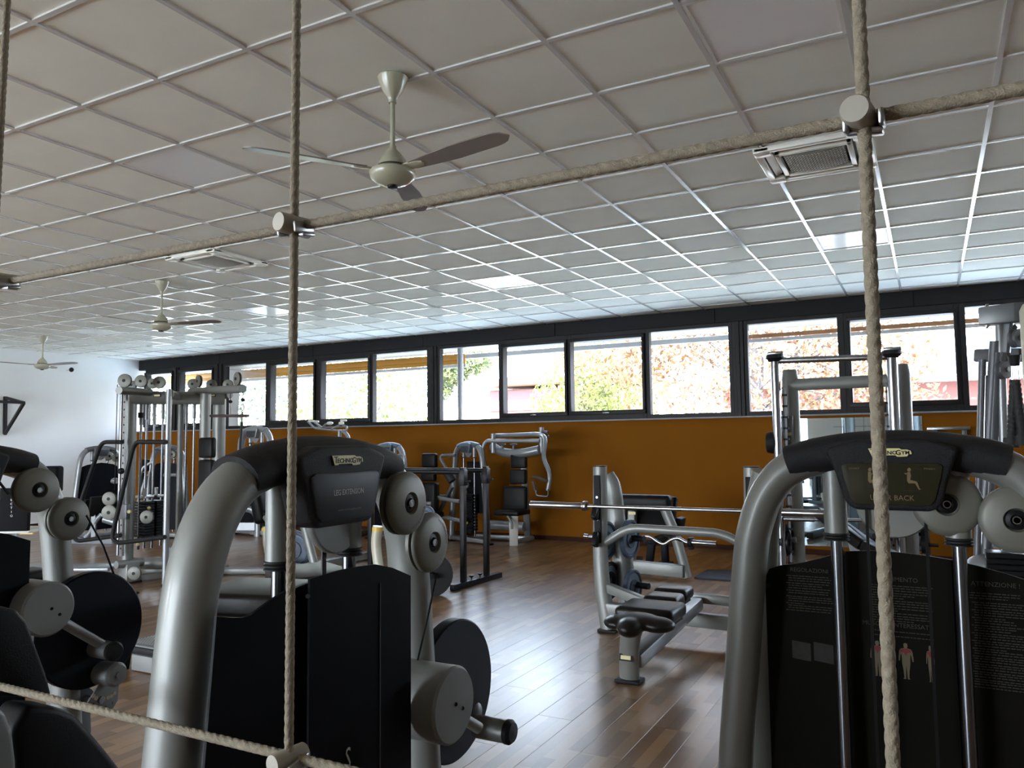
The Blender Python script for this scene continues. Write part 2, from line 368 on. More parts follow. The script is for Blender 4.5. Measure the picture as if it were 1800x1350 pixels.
for k, (a, b_, ty) in enumerate(WIN):
    l = a-.05 if k == 0 or a-WIN[k-1][1] > .2 else (a+WIN[k-1][1])/2
    r_ = b_+.05 if k == len(WIN)-1 or WIN[k+1][0]-b_ > .2 else (b_+WIN[k+1][0])/2
    g0, g1 = (1.82, 2.98) if ty == 'F' else (1.895, 2.92)
    o = struct('window_%d' % (k+1), MB().box(((l+a)/2, Y1+.06, 2.395), (a-l, .11, 1.27), r=.004).box(((b_+r_)/2, Y1+.06, 2.395), (r_-b_, .11, 1.27), r=.004)
               .box(((a+b_)/2, Y1+.06, (1.76+g0)/2), (b_-a, .11, g0-1.76)).box(((a+b_)/2, Y1+.06, (g1+3.03)/2), (b_-a, .11, 3.03-g1)), FRAMEB)
    if ty == 'S':
        s = MB()
        for zz, h in ((1.865, .06), (2.945, .05)): s.box(((a+b_)/2, Y1-.01, zz), (b_-a+.08, .05, h), r=.004)
        for xx in (a-.018, b_+.018): s.box((xx, Y1-.01, 2.405), (.036, .05, 1.03), r=.004)
        f = link('sash', mesh_of('sash', s, FRAMEB), o)
        h = MB().box(((a+b_)/2, Y1-.045, 1.86), (.10, .016, .014), r=.004).cyl(((a+b_)/2, Y1-.03, 1.86), ((a+b_)/2, Y1-.055, 1.862), .01, n=10)
        link('handle', mesh_of('handle', h, STEEL), f)
    gm = MATS.get('window_glass')
    if not gm:
        gm = bpy.data.materials.new('window_glass'); gm.use_nodes = True; n = gm.node_tree; n.nodes.clear(); MATS['window_glass'] = gm
        ou = n.nodes.new('ShaderNodeOutputMaterial'); mi = n.nodes.new('ShaderNodeMixShader'); tr = n.nodes.new('ShaderNodeBsdfTransparent'); gl = n.nodes.new('ShaderNodeBsdfGlossy'); fr = n.nodes.new('ShaderNodeFresnel')
        tr.inputs[0].default_value = (.95, .97, .97, 1); gl.inputs['Roughness'].default_value = .02; fr.inputs[0].default_value = 1.35
        n.links.new(fr.outputs[0], mi.inputs[0]); n.links.new(tr.outputs[0], mi.inputs[1]); n.links.new(gl.outputs[0], mi.inputs[2]); n.links.new(mi.outputs[0], ou.inputs[0])
    me = mesh_of('pane', MB().add([(a, Y1+.07, g0), (b_, Y1+.07, g0), (b_, Y1+.07, g1), (a, Y1+.07, g1)], [(0, 1, 2, 3)]), gm, flat=True)
    link('pane', me, o)
    if k and a-WIN[k-1][1] > .2:
        nb += 1; xm = (a+WIN[k-1][1])/2
        struct('trim_%d' % nb, MB().box((xm, Y1+.06, 2.395), (a-WIN[k-1][1]-.10, .16, 1.27), r=.006).box((xm, Y1-.025, 2.395), (.05, .03, 1.27), r=.004), FRAMEB)
# eave, gutter, awning outside the windows
EAVE = mat('eave_soffit', (.42, .38, .30), .8); AWN = mat('awning_yellow', (.42, .20, .012), .6); GUT = mat('white_gutter', (.45, .5, .56), .5); BRN = mat('brown_fascia', (.28, .14, .06), .6)
struct('roof_eave', MB().box(((X0+X1)/2, 11.1, 3.06), (X1-X0+1, .85, .06)), EAVE)
struct('roof', MB().box(((X0+X1)/2, 2.2, 3.52), (X1-X0+1.2, 18.8, .14)), SLAB)  # rear overhang, out of view, added to limit sun through the back openings
t = single('awning', MB().box((-11.0, 11.5, 2.95), (7.8, .05, .12), r=.02).box((-11.0, 11.5, 2.86), (7.8, .04, .06)), AWN, 'yellow rolled awning outside the left windows', 'awning', loc=(-11, 11.5, 3.1))
struct('roof_gutter', MB().box((-4.75, 11.55, 2.96), (4.8, .06, .08), r=.01).box((-11, 11.53, 2.80), (7.8, .05, .05)).box((2.85, 11.53, 2.88), (10.4, .05, .05)), GUT)
struct('roof_fascia', MB().box((2.85, 11.50, 2.94), (10.4, .05, .06), r=.008), BRN)
t = MB().tube([(-6.86, 10.95, 0), (-6.86, 10.95, 3.1)], .05)
single('downpipe', t, mat('grey_pipe', (.3, .31, .33), .5), 'grey downpipe outside the middle window', 'pipe', loc=(-6.86, 10.95, 0))
# ------------------------------------------------------------------ the garden and the neighbours
GR = mat('pale_yard', (.50, .50, .45), .9, var=.2, vscale=.6)  # unseen ground, made pale to bounce light up to the ceiling
struct('ground', MB().box((-5, 50, -.4), (200, 160, .2)), GR)
struct('path', MB().box((-3, 12.0, -.27), (30, 2.6, .1)), mat('pale_paving', (.55, .53, .50), .8))
def leafmat(name, c1, c2):
    m = bpy.data.materials.new(name); m.use_nodes = True; n = m.node_tree; b = n.nodes['Principled BSDF']
    g = n.nodes.new('ShaderNodeNewGeometry'); r_ = n.nodes.new('ShaderNodeValToRGB'); r_.color_ramp.elements[0].color = (*c1, 1); r_.color_ramp.elements[1].color = (*c2, 1)
    n.links.new(g.outputs['Random Per Island'], r_.inputs[0]); n.links.new(r_.outputs[0], b.inputs['Base Color']); b.inputs['Roughness'].default_value = .6
    tl = n.nodes.new('ShaderNodeBsdfTranslucent'); n.links.new(r_.outputs[0], tl.inputs[0]); mi = n.nodes.new('ShaderNodeMixShader'); mi.inputs[0].default_value = .4
    ou = n.nodes['Material Output']; n.links.new(b.outputs[0], mi.inputs[1]); n.links.new(tl.outputs[0], mi.inputs[2]); n.links.new(mi.outputs[0], ou.inputs[0]); return m
BARK = mat('bark', (.16, .13, .11), .9, var=.3, vscale=8)
def tree(name, label, base, h, clumps, n, size, lm, seed, group='trees beyond the windows'):
    rnd = random.Random(seed); base = Vector(base); t = thing(name, label, 'tree', base, 0, group)
    tk = MB().tube(smooth([(0, 0, 0), (.05, .02, h*.3), (-.04, .05, h*.6), (.03, 0, h*.9)], 4), [.14-.0065*i for i in range(13)], 8)
    f = MB()
    for (cx, cy, cz, rx, ry, rz, wgt) in clumps:
        for q in range(3):
            e = Vector((cx+rnd.uniform(-.5, .5)*rx, cy+rnd.uniform(-.5, .5)*ry, cz+rnd.uniform(-.2, .6)*rz))
            s0 = Vector((0, 0, h*rnd.uniform(.35, .8))); tk.tube(smooth([s0, s0.lerp(e, .5)+Vector((0, 0, .2)), e], 4), [.045-.004*i for i in range(9)], 6)
        for q in range(int(n*wgt)):
            while True:
                p = Vector((rnd.uniform(-1, 1), rnd.uniform(-1, 1), rnd.uniform(-1, 1)))
                if p.length < 1: break
            p = Vector((cx+p.x*rx, cy+p.y*ry, cz+p.z*rz)); a = Vector([rnd.gauss(0, 1) for _ in range(3)]).normalized(); b = a.orthogonal().normalized(); s = size*rnd.uniform(.6, 1.3)
            f.add([p-a*s, p+b*s*.45, p+a*s, p-b*s*.45], [(0, 1, 2, 3)])
    part('trunk', tk, BARK, t)
    me = bpy.data.meshes.new('foliage'); me.from_pydata([tuple(v) for v in f.v], [], f.f); me.materials.append(lm)
    link('foliage', me, t)['kind'] = 'stuff'
LO = leafmat('autumn_leaf', (.13, .045, .010), (.30, .19, .10)); LG = leafmat('yellow_green_leaf', (.09, .11, .02), (.26, .25, .07)); LOL = leafmat('olive_leaf', (.08, .11, .065), (.26, .29, .19)); LP = leafmat('pine_needles', (.05, .07, .02), (.13, .13, .04))
tree('autumn_tree', 'orange autumn tree outside the right windows', (-2.9, 15.5, -.3), 5, [(0, 0, 3.1, 3.1, 1.5, 1.8, 1), (2.0, .3, 3.7, 1.5, 1.2, 1.2, .32), (-2.6, 0, 4.0, 1.8, 1.3, 1.1, .45), (0, 0, 4.6, 3, 1.5, 1, .4), (2.0, 0, 2.3, 1.3, 1, .7, .22)], 5200, .066, LO, 1)
tree('green_tree', 'yellow green tree among orange leaves outside the middle windows', (-8.0, 18.8, -.3), 4, [(0, 0, 2.7, 1.5, 1, 1.4, 1), (1.2, 0, 3.0, 1.1, .9, 1.1, .5), (.3, 0, 4.0, .9, .8, .8, .2)], 3000, .07, LG, 2)
tree('hedge_tree', 'tall olive green tree outside the left windows', (-16.5, 17.9, -.3), 5, [(0, 0, 3.2, 2.4, 1.2, 2.4, 1), (-3.4, 0, 3.2, 2.2, 1.2, 2.4, 1), (2.8, 0, 3.1, 1.7, 1, 2.2, .6)], 4600, .072, LOL, 3)
tree('yellow_tree', 'yellow green tree beside the olive tree outside the left windows', (-11.4, 14.6, -.3), 4, [(0, 0, 2.6, 1.3, .9, 1.6, 1), (-2.4, .2, 2.2, 1.2, .8, 1.0, .7)], 1100, .07, LG, 4)
tree('far_hedge_tree', 'olive tree at the far left corner of the windows', (-26.5, 19, -.3), 5, [(0, 0, 3.2, 3.6, 1.2, 2.6, 1)], 2600, .09, LOL, 5)
tree('pine_tree', 'slender forked pine tree seen in the fixed middle window', (-15.0, 24, -.3), 4.2, [(-.5, 0, 4.4, .9, .6, .6, 1), (.5, 0, 4.7, .8, .6, .5, .6), (-.9, 0, 3.7, .5, .4, .4, .3)], 900, .10, LP, 6)
RED = mat('red_render', (.16, .055, .045), .8); ORF = mat('orange_roof_edge', (.25, .10, .05), .7); PALE = mat('pale_roof', (.30, .25, .20), .7); CORR = mat('corrugated_roof', (.075, .09, .095), .7); WHR = mat('white_render', (.3, .29, .28), .8)
hb = thing('house', 'small red house with an orange roof edge behind the trees', 'building', (-16.5, 31, -.3))
part('wall', MB().box((-14.4, 32.6, 1.75), (6.4, 4, 4.1)), RED, hb, True); part('wall_band', MB().box((-14.4, 30.58, 3.3), (6.42, .06, .9)), mat('dark_red_render', (.13, .06, .06), .8), hb, True)
part('roof_edge', MB().box((-14.4, 32.4, 4.1), (7.6, 5.0, .3), r=.04), ORF, hb, True)
part('roof', MB().lathe([(3.6, 0), (2.4, .25), (1.2, .75), (.5, 1.5), (.35, 1.7), (0, 1.72)], (-14.4, 32.6, 4.25), n=4), PALE, hb, True)
part('chimney', MB().box((-13.9, 31.2, 5.6), (.9, .9, 2.6), r=.03), ORF, hb, True)
h2 = thing('low_building', 'long red building with a corrugated roof behind the autumn tree', 'building', (2, 27, -.3))
part('wall', MB().box((2, 28, 1.4), (16, 4, 3.4)), RED, h2, True); part('wall_band', MB().box((2, 25.97, 1.1), (16, .05, 1.0)), WHR, h2, True)
rf = MB()
for k in range(80):
    x = -6.6+.21*k; rf.add([(x, 25.3, 3.22), (x+.07, 25.3, 3.29), (x+.14, 25.3, 3.29), (x+.21, 25.3, 3.22), (x, 29.5, 3.95), (x+.07, 29.5, 4.02), (x+.14, 29.5, 4.02), (x+.21, 29.5, 3.95)], [(0, 1, 5, 4), (1, 2, 6, 5), (2, 3, 7, 6)])
part('roof', rf, CORR, h2, True, flat=True); part('roof_edge', MB().box((2, 25.3, 3.12), (17, .08, .16)), mat('pink_fascia', (.2, .11, .10), .7), h2, True)
hl = MB(); rnd = random.Random(3); N_ = 24
vs = [(-70+6*i, 110+10*j, max(0, (math.exp(-((i-14)/2.2)**2)*19+math.exp(-((i-18)/2)**2)*12)*math.sin(PI*j/8))+rnd.uniform(0, .4)) for i in range(N_) for j in range(9)]
hl.add(vs, [(i*9+j, (i+1)*9+j, (i+1)*9+j+1, i*9+j+1) for i in range(N_-1) for j in range(8)])
struct('hills', hl, mat('hill_green', (.022, .042, .048), .9, var=.3, vscale=.2))

# ================================================================== selector towers (the big machines)
def rprism(mb, poly, o, ux, uy, th, r=.006, seg=2):
    o, ux, uy = Vector(o), Vector(ux), Vector(uy); nn = ux.cross(uy).normalized()
    bm = bmesh.new(); vs = [bm.verts.new(o+ux*p[0]+uy*p[1]) for p in poly]; f = bm.faces.new(vs)
    ex = bmesh.ops.extrude_face_region(bm, geom=[f]); bmesh.ops.translate(bm, verts=[v for v in ex['geom'] if isinstance(v, bmesh.types.BMVert)], vec=nn*th)
    if r: bmesh.ops.bevel(bm, geom=bm.edges[:], offset=r, segments=seg, affect='EDGES', profile=.5, clamp_overlap=True)
    bm.verts.index_update(); mb.add([v.co.copy() for v in bm.verts], [[v.index for v in f.verts] for f in bm.faces]); bm.free(); return mb
XH, ZU = Vector((1, 0, 0)), Vector((0, 0, 1))
def T(x, y, z): return Matrix.Translation((x, y, z)) @ FRONT
def arc_text(name, s, r, a0, step, size, M, m, parent):
    o = None; allm = bmesh.new()
    for i, ch in enumerate(s):
        if ch == ' ': continue
        a = a0-step*i
        q = lettering('t', ch, size, M @ Matrix.Translation((r*math.cos(a), r*math.sin(a), 0)) @ Matrix.Rotation(a-PI/2, 4, 'Z'), m, None)
        allm.from_mesh(q.data); bpy.data.objects.remove(q)
    me = bpy.data.meshes.new(name); allm.to_mesh(me); allm.free(); me.materials.append(m); return link(name, me, parent)
def pulley(x, y, z, parent, r=.067, hi=True, m=None, name='pulley'):     # disc facing local -y, its front face at y
    n = 40 if hi else 18
    p = part(name, MB().lathe([(0, .030), (r*.96, .030), (r, .027), (r, .019), (r*.9, .018), (r*.9, .012), (r, .011), (r, .005), (r*.965, .001), (r*.8, -.0035), (r*.36, -.007), (r*.33, -.004), (r*.30, .004), (0, .005)], (x, y, z), (0, 1, 0), n), m or PULM, parent)
    if hi:
        part('groove', MB().lathe([(r*.9, .0175), (r*.93, .0155), (r*.9, .0125)], (x, y, z), (0, 1, 0), n), BLACK, p)
        part('hub', MB().lathe([(0, -.006), (r*.10, -.006), (r*.10, .002), (r*.17, .002), (r*.17, -.003), (r*.29, -.001), (r*.295, .004), (0, .0042)], (x, y, z), (0, 1, 0), 28), BLACKM, p)
        part('bolt', MB().lathe([(r*.085, -.0062), (r*.095, -.0078), (r*.115, -.0078), (r*.125, -.0062)], (x, y, z), (0, 1, 0), 20), STEEL, p)
    else:
        part('hub', MB().lathe([(0, -.004), (r*.25, -.004), (r*.25, .004), (0, .004)], (x, y, z), (0, 1, 0), 12), BLACK, p)
    return p
LOGO = [(-.048, .010), (-.026, .010), (.021, .010), (.026, .007), (.038, .007), (.046, .004), (.048, -.004), (.040, -.005), (.038, -.0095), (.026, -.0105), (.016, -.0105), (.012, -.007), (-.028, -.007), (-.030, -.009), (-.040, -.0095)]
def logo(x, y, z, parent, s=1, name='logo_plate', M=None):
    edge = MB(); rprism(edge, [(a*1.03*s, b*1.1*s) for a, b in LOGO], (x, y, z), XH, ZU, .001, 0)
    p = part(name, edge, BLACKM, parent)
    a = MB(); rprism(a, [(q*s, b*s) for q, b in LOGO], (x, y-.001, z), XH, ZU, .001, 0); part('logo_face', a, GOLD, p)
    lettering('logo_text', 'T', .020*s, T(x-.037*s, y-.0023, z+.0005), BLACKM, p, sx=1.1); lettering('logo_text', 'ECHNO', .0125*s, T(x-.0085*s, y-.0023, z-.001*s), BLACKM, p, sx=1.12, bold=.0003)
    lettering('logo_text', 'G', .017*s, T(x+.0185*s, y-.0023, z-.001*s), BLACKM, p, sx=1.0, bold=.0003); lettering('logo_text', 'YM', .012*s, T(x+.0345*s, y-.0023, z-.001*s), BLACKM, p, sx=1.1, bold=.0003)
    return p
ARCH = [(-.405, 0), (-.388, .30), (-.36, .70), (-.335, .95), (-.314, 1.15), (-.297, 1.25), (-.262, 1.335), (-.205, 1.392), (-.10, 1.425), (0, 1.432)]
ARCH = ARCH+[(-x, z) for x, z in ARCH[-2::-1]]
def tower(name, label, loc, rz, group=None, hi=True, s=1.0, pulleys=(), shield=None, title=None, paint=None, cat='gym machine', sleeves=(-.12, .12), cowl=True, wx=1.0, hx=0, cpx=0):
    t = thing(name, label, cat, loc, rz, group)
    paint = paint or SILVER; n = 28 if hi else 12
    S = lambda p: Vector(p)*s
    path = smooth([(x*s*wx, 0, z*s) for x, z in ARCH], 6 if hi else 3)
    part('frame', MB().tube(path, .050*s, n, r2=.039*s, side=(0, 1, 0)), paint, t)
    b = MB().bar(S((-.40, 0, .05)), S((.40, 0, .05)), .09*s, .06*s, r=.01*s).bar(S((0, -.05, .04)), S((0, .5, .04)), .09*s, .05*s, r=.01*s)
    part('base_rail', b, paint, t)
    for x in (-.405, .405): part('foot', MB().box(S((x, 0, .012)), S((.11, .13, .024)), r=.008*s), BLACK, t)
    cp = [(-.214, 1.398), (-.16, 1.414), (-.08, 1.427), (0, 1.431), (.08, 1.427), (.16, 1.414), (.214, 1.398)]
    cc = MB().tube(smooth([(x*s*wx, 0, z*s) for x, z in cp], 4), .057*s, n, r2=.041*s, side=(0, 1, 0))
    c = part('cowl', cc, COWL if cowl is True else cowl, t)
    hd = MB(); rprism(hd, [(-.128*s, 1.432*s), (-.109*s, 1.380*s), (-.092*s, 1.318*s), (-.076*s, 1.302*s), (.076*s, 1.302*s), (.092*s, 1.318*s), (.109*s, 1.380*s), (.128*s, 1.432*s), (.07*s, 1.452*s), (-.07*s, 1.452*s)], (hx, -.014*s, 0), XH, ZU, .067*s, .020*s, 4)
    part('display_housing', hd, COWL if cowl is True else cowl, c)
    lp = MB(); rprism(lp, [(-.096*s, 1.396*s), (-.093*s, 1.375*s), (-.080*s, 1.326*s), (-.070*s, 1.314*s), (.070*s, 1.314*s), (.080*s, 1.326*s), (.093*s, 1.375*s), (.096*s, 1.396*s), (.086*s, 1.402*s), (-.086*s, 1.402*s)], (hx, -.0795*s, 0), XH, ZU, .006*s, .002*s, 2)
    part('label_panel', lp, PANELB if title == 'UPPER BACK' else PANEL, t)
    for x in sleeves:
        part('guide_sleeve', MB().cyl(S((x, .005, 1.40)), S((x, .005, 1.243)), .025*s, n=n), paint, t)
        bl = MB().tube([S((x, .005, 1.244-.0022*i)) for i in range(9)], [(.0275 if i % 3 else .022)*s for i in range(9)], n)
        part('bellows', bl, RUBBER, t)
        part('guide_rod', MB().cyl(S((x, .005, 1.24)), S((x, .005, .10)), .0135*s, n=n), DCHROME, t)
    ws = MB()
    for i in range(11): ws.box(S((0, .005, .16+.042*i)), S((.19, .10, .037)), r=.003*s)
    part('weight_stack', ws, BLACKM, t)['kind'] = 'stuff'
    part('centre_pulley', MB().lathe([(0, 0), (.075*s, 0), (.078*s, .004), (.078*s, .016), (.075*s, .02), (0, .02)], S((cpx, -.012, 1.315)), (0, 1, 0), n), paint, t)
    for (x, y, z) in pulleys: pulley(x*s, y*s, z*s, t, .067*s, hi)
    if shield is None:
        part('shield', MB().sheet([S(p) for p in ((-.31, .02, 1.12), (-.2, -.03, 1.17), (0, -.06, 1.20), (.2, -.03, 1.17), (.31, .02, 1.12))], [S(p) for p in ((-.34, .02, .14), (-.2, -.03, .14), (0, -.06, .14), (.2, -.03, .14), (.34, .02, .14))], (0, .006, 0)), SHIELD, t)
    return t, c

def upper_sheet(tops, zb, plane, th, spread=0):   # tops: pixel list on a plane; bottom at zb
    A = [at(*p, **plane) for p in tops]
    B = [Vector((a.x, a.y, zb)) for a in A]; B[0].y -= spread
    return MB().sheet(A, B, th)
# ---- the leg extension machine
M1, c1 = tower('leg_extension_machine', 'large silver leg extension machine with round pulleys, nearest the viewer, left of the open floor', (-1.06, 1.164, 0), PI/2, 'leg machines standing in a row', pulleys=[(.199, -.075, 1.327), (.309, -.06, 1.231)], shield=False, sleeves=(-.096, .10), title='LEG EXTENSION', wx=.965, hx=-.012, cpx=.05)
PX = -.955
sh = upper_sheet([(545, 1018), (575, 1009), (600, 1002), (630, 996), (660, 992), (690, 998), (722, 1012)], .16, dict(x=PX), (-.005, 0, 0))
part('shield', sh, SHIELD, M1, True)
part('shield', upper_sheet([(381, 1084), (408, 1086), (426, 1086), (441, 1081), (456, 1070), (476, 1055), (500, 1040), (516, 1031)], .16, dict(x=PX+.005), (-.005, 0, 0), .085), SHIELD, M1, True)
part('shield_recess', upper_sheet([(505, 1040), (550, 1022)], .16, dict(x=PX-.03), (-.005, 0, 0)), BLACKM, M1, True)
a = at(668, 1200, x=PX+.001); part('shield_seam', MB().box((a.x, a.y, .66), (.002, .0018, 1.05)), GREYD, M1, True)
lettering('shield_text', 'S', .055, Matrix.Translation(at(612, 1335, x=PX+.001)) @ Matrix.Rotation(PI/2, 4, 'Z') @ FRONT, TXT, M1, True, sx=.62)
part('bolt', MB().cyl(at(541, 1048, x=PX-.02), at(541, 1048, x=PX+.002), .004, n=14), GREYD, M1, True)
part('belt', MB().box((.03, .01, 1.15), (.012, .003, .34)), BLACKM, M1)
lettering('panel_text', 'LEG EXTENSION', .0145, T(-.008, -.0857, 1.364), TXT, M1, sx=.80); lettering('panel_text', 'www.technogym.com', .006, T(-.006, -.0857, 1.332), mat('print_small', (.2, .2, .2), .6), M1, sx=1.25)
logo(-.010, -.0825, 1.424, c1, .92)
for ps, (x, y, z) in (('TECHNOGYM', (.199, -.075, 1.327)), ('TECHNOGYM', (.309, -.06, 1.231))):
    aa = -.25 if z > 1.3 else 1.15
    arc_text('pulley_text', ps, .050, aa, .155, .011, T(x, y-.0040, z), GREYD, M1)
part('cam_disc', MB().lathe([(0, 0), (.163, 0), (.167, .004), (.167, .030), (.163, .034), (0, .034)], (.471, -.022, .855), (0, 1, 0), 56), NAVY, M1)
part('counterweight', MB().lathe([(0, 0), (.074, 0), (.079, .006), (.079, .13), (0, .13)], tuple(ROOTM[M1.name].inverted() @ at(800, 1240, x=-.90)), (0, 1, 0), 44), GREYP, M1)
for p in ((801, 1238), (813, 1245)): part('bolt_hole', MB().cyl(at(*p, x=-.905), at(*p, x=-.899), .0042, n=12), BLACKM, M1, True)
q0, q1 = at(812, 1262, x=-.97), at(842, 1280, x=-.95)
part('lever', MB().tube([q0, q1], .013, 16), SILVER, M1, True)
k = at(838, 1276, x=-1.0); k2 = k+Vector((.085, 0, 0)); part('roller_arm', MB().cyl(k, k2, .027, n=24), SILVER, M1, True)
part('roller_cap', MB().lathe([(.0265, 0), (.0285, .003), (.0285, .012), (.022, .020), (0, .023)], k2-Vector((.004, 0, 0)), (1, 0, 0), 28), BLACK, M1, True)
part('roller', MB().ball(at(826, 1250, x=-1.06), .032, 20, 12), GREYD, M1, True)
part('cable', MB().tube([at(768, 1008, x=-1.0), at(752, 1085, x=-1.0), at(732, 1170, x=-1.0)], .0022, 8), BLACKM, M1, True)
# seat pads behind the tower
A, B = at(412, 1052, z=.965), at(485, 1026, z=.965); d = (B-A).normalized(); ang = math.atan2(d.y, d.x)
pA = (A+B)/2; part('seat', MB().box((pA.x, pA.y, .945), ((B-A).length+.05, .30, .075), Euler((0, 0, ang)), r=.018, seg=3), VINYLG, M1, True)
A2, B2 = at(505, 1010, z=.965), at(592, 1000, z=.965); pB = (A2+B2)/2; d = B2-A2
part('backrest', MB().box((pB.x, pB.y, .945), (d.length+.06, .34, .06), Euler((0, 0, math.atan2(d.y, d.x))), r=.016, seg=3), VINYLG, M1, True)
part('seat_post', MB().cyl((pA.x, pA.y, .91), (pA.x, pA.y, .06), .028).bar((pA.x, pA.y, .05), (-1.06, 1.3, .05), .08, .05).cyl((pB.x, pB.y, .92), (pB.x, pB.y, .55), .025).bar((pB.x, pB.y, .55), (pA.x, pA.y, .45), .05, .05), SILVER, M1, True)
# ---- its neighbour at the left edge: copy the tower parts, then its own lever
M0 = copy_tree(M1); M0.location = (-2.44, 1.19, 0); ROOTM[M0.name] = Matrix.Translation((-2.44, 1.19, 0)) @ Matrix.Rotation(PI/2, 4, 'Z')
M0.name = 'leg_curl_machine'; ROOTM[M0.name] = Matrix.Translation((-2.44, 1.19, 0)) @ Matrix.Rotation(PI/2, 4, 'Z')
M0['label'] = 'silver leg machine cut off by the left edge, with grey counterweight and black cam disc'
for ch in list(M0.children):
    nm = ch.name.split('.')[0]
    if nm in ('lever', 'roller_arm', 'roller_cap', 'roller', 'counterweight', 'bolt_hole', 'panel_text', 'shield_text', 'seat', 'backrest', 'seat_post', 'pulley_text', 'logo_plate', 'cable', 'belt', 'cam_disc'):
        for g in ch.children_recursive: bpy.data.objects.remove(g)
        bpy.data.objects.remove(ch)
XP = -2.31
part('cam_disc', MB().lathe([(0, 0), (.175, 0), (.18, .004), (.18, .030), (.175, .034), (0, .034)], at(150, 1105, x=-2.40), (1, 0, 0), 56), NAVY, M0, True)
part('counterweight', MB().lathe([(0, 0), (.072, 0), (.078, -.006), (.078, -.12), (0, -.12)], at(87, 1071, x=XP+.04), (1, 0, 0), 44), GREYP, M0, True)
for p in ((91, 1070), (105, 1080)): part('bolt_hole', MB().cyl(at(*p, x=XP+.03), at(*p, x=XP+.042), .0045, n=12), BLACKM, M0, True)
part('lever', MB().tube([at(112, 1095, x=XP), at(185, 1137, x=XP)], .0155, 18), SILVERL, M0, True)
part('roller', MB().ball(at(187, 1133, x=XP-.10), .036, 24, 14), GREYD, M0, True)
k = at(184, 1142, x=XP); part('roller_arm', MB().cyl(k-Vector((.05, 0, 0)), k+Vector((.045, 0, 0)), .028, n=24), SILVERL, M0, True)
part('roller_cap', MB().lathe([(.028, 0), (.0295, .003), (.0295, .014), (.022, .023), (0, .026)], k+Vector((.035, 0, 0)), (1, 0, 0), 28), BLACK, M0, True)
k = at(196, 1184, x=XP-.02); part('range_arm', MB().tube([k-Vector((.16, .03, .0)), k+Vector((.02, 0, 0))], .037, 24), SILVERL, M0, True)
part('end_cap', MB().lathe([(.036, 0), (.038, .004), (.030, .016), (.010, .017), (.010, .021), (0, .021)], k+Vector((.018, 0, 0)), (1, 0, 0), 28), GREYP, M0, True)
rp_ = MB(); o = at(180, 1215, x=XP-.04); kk = 1.93/1361
poly = [(26, 30), (-8, 14), (-22, -4), (-30, -14), (-26, -24), (-12, -32), (4, -35), (18, -33), (27, -22), (28, 0)]
rprism(rp_, [(a*kk*1.35, b*kk*1.35) for a, b in poly], o, (0, 1, 0), ZU, .006, .002); part('range_plate', rp_, GREYP, M0, True)
hp = MB()
for a, b in ((-18, -2), (-13, -7), (-6, -10), (0, -12), (8, -12), (14, -11), (20, -8)): hp.cyl(o+Vector((.0055, a*kk*1.35, b*kk*1.35)), o+Vector((.0075, a*kk*1.35, b*kk*1.35)), .0065, n=10)
part('range_slot', hp, mat('slot_light', (.42, .36, .26), .6), M0, True)
for i, (a, b) in enumerate(((-18, -16), (-8, -24), (4, -27), (16, -24))): lettering('range_number', '4321'[i], .015, Matrix.Translation(o+Vector((.0075, a*kk*1.35, b*kk*1.35))) @ Matrix.Rotation(PI/2, 4, 'Z') @ FRONT, BLACKM, M0, True)
k = at(145, 1228, x=XP-.10); part('adjust_knob', MB().cyl(k-Vector((.03, 0, 0)), k+Vector((.01, 0, 0)), .033, n=24).cyl(k, k+Vector((.07, .02, .0)), .012), GREYD, M0, True)
part('lower_tube', MB().bar(at(118, 1180, x=-2.5), at(122, 1300, x=-2.5), .12, .09, r=.02), GREYD, M0, True)
part('cable', MB().tube([at(152, 906, x=-2.35), at(182, 960, x=-2.35), at(207, 1028, x=-2.38)], .0032, 8), BLACKM, M0, True)
part('belt', MB().tube([at(-5, 843, x=-2.35), at(15, 868, x=-2.35)], .004, 6), BLACKM, M0, True)
# ---- padded machine in the bottom left corner
Xf = -1.72
t = thing('padded_machine', 'machine with two thick black pads in the bottom left corner', 'gym machine', (-1.75, .72, 0), 0)
def padpoly(px, th, r, xx, m, name, t):
    P_ = [at(*p, x=xx) for p in px]; o = P_[0]; mb = MB(); rprism(mb, [((p-o).y, (p-o).z) for p in P_], o-Vector((th, 0, 0)), (0, 1, 0), ZU, th, r, 4); return part(name, mb, m, t, True)
padpoly([(-60, 1225), (-60, 1066), (5, 1066), (30, 1072), (48, 1092), (66, 1140), (84, 1190), (92, 1222), (80, 1232), (40, 1226)], .10, .016, Xf, VINYL, 'backrest', t)
padpoly([(20, 1290), (50, 1240), (100, 1242), (135, 1256), (160, 1285), (190, 1320), (232, 1375), (300, 1460), (150, 1480), (40, 1440)], .10, .016, Xf, VINYL, 'seat', t)
padpoly([(-80, 1500), (-70, 1230), (-10, 1236), (12, 1255), (24, 1290), (30, 1340), (28, 1480)], .04, .01, Xf+.05, GREYP, 'side_cover', t)
part('frame', MB().bar((-1.78, .76, .02), (-1.78, .76, 1.0), .09, .07, r=.01).bar((-1.78, .4, .03), (-1.78, 1.25, .03), .08, .06, r=.01), SILVER, t, True)
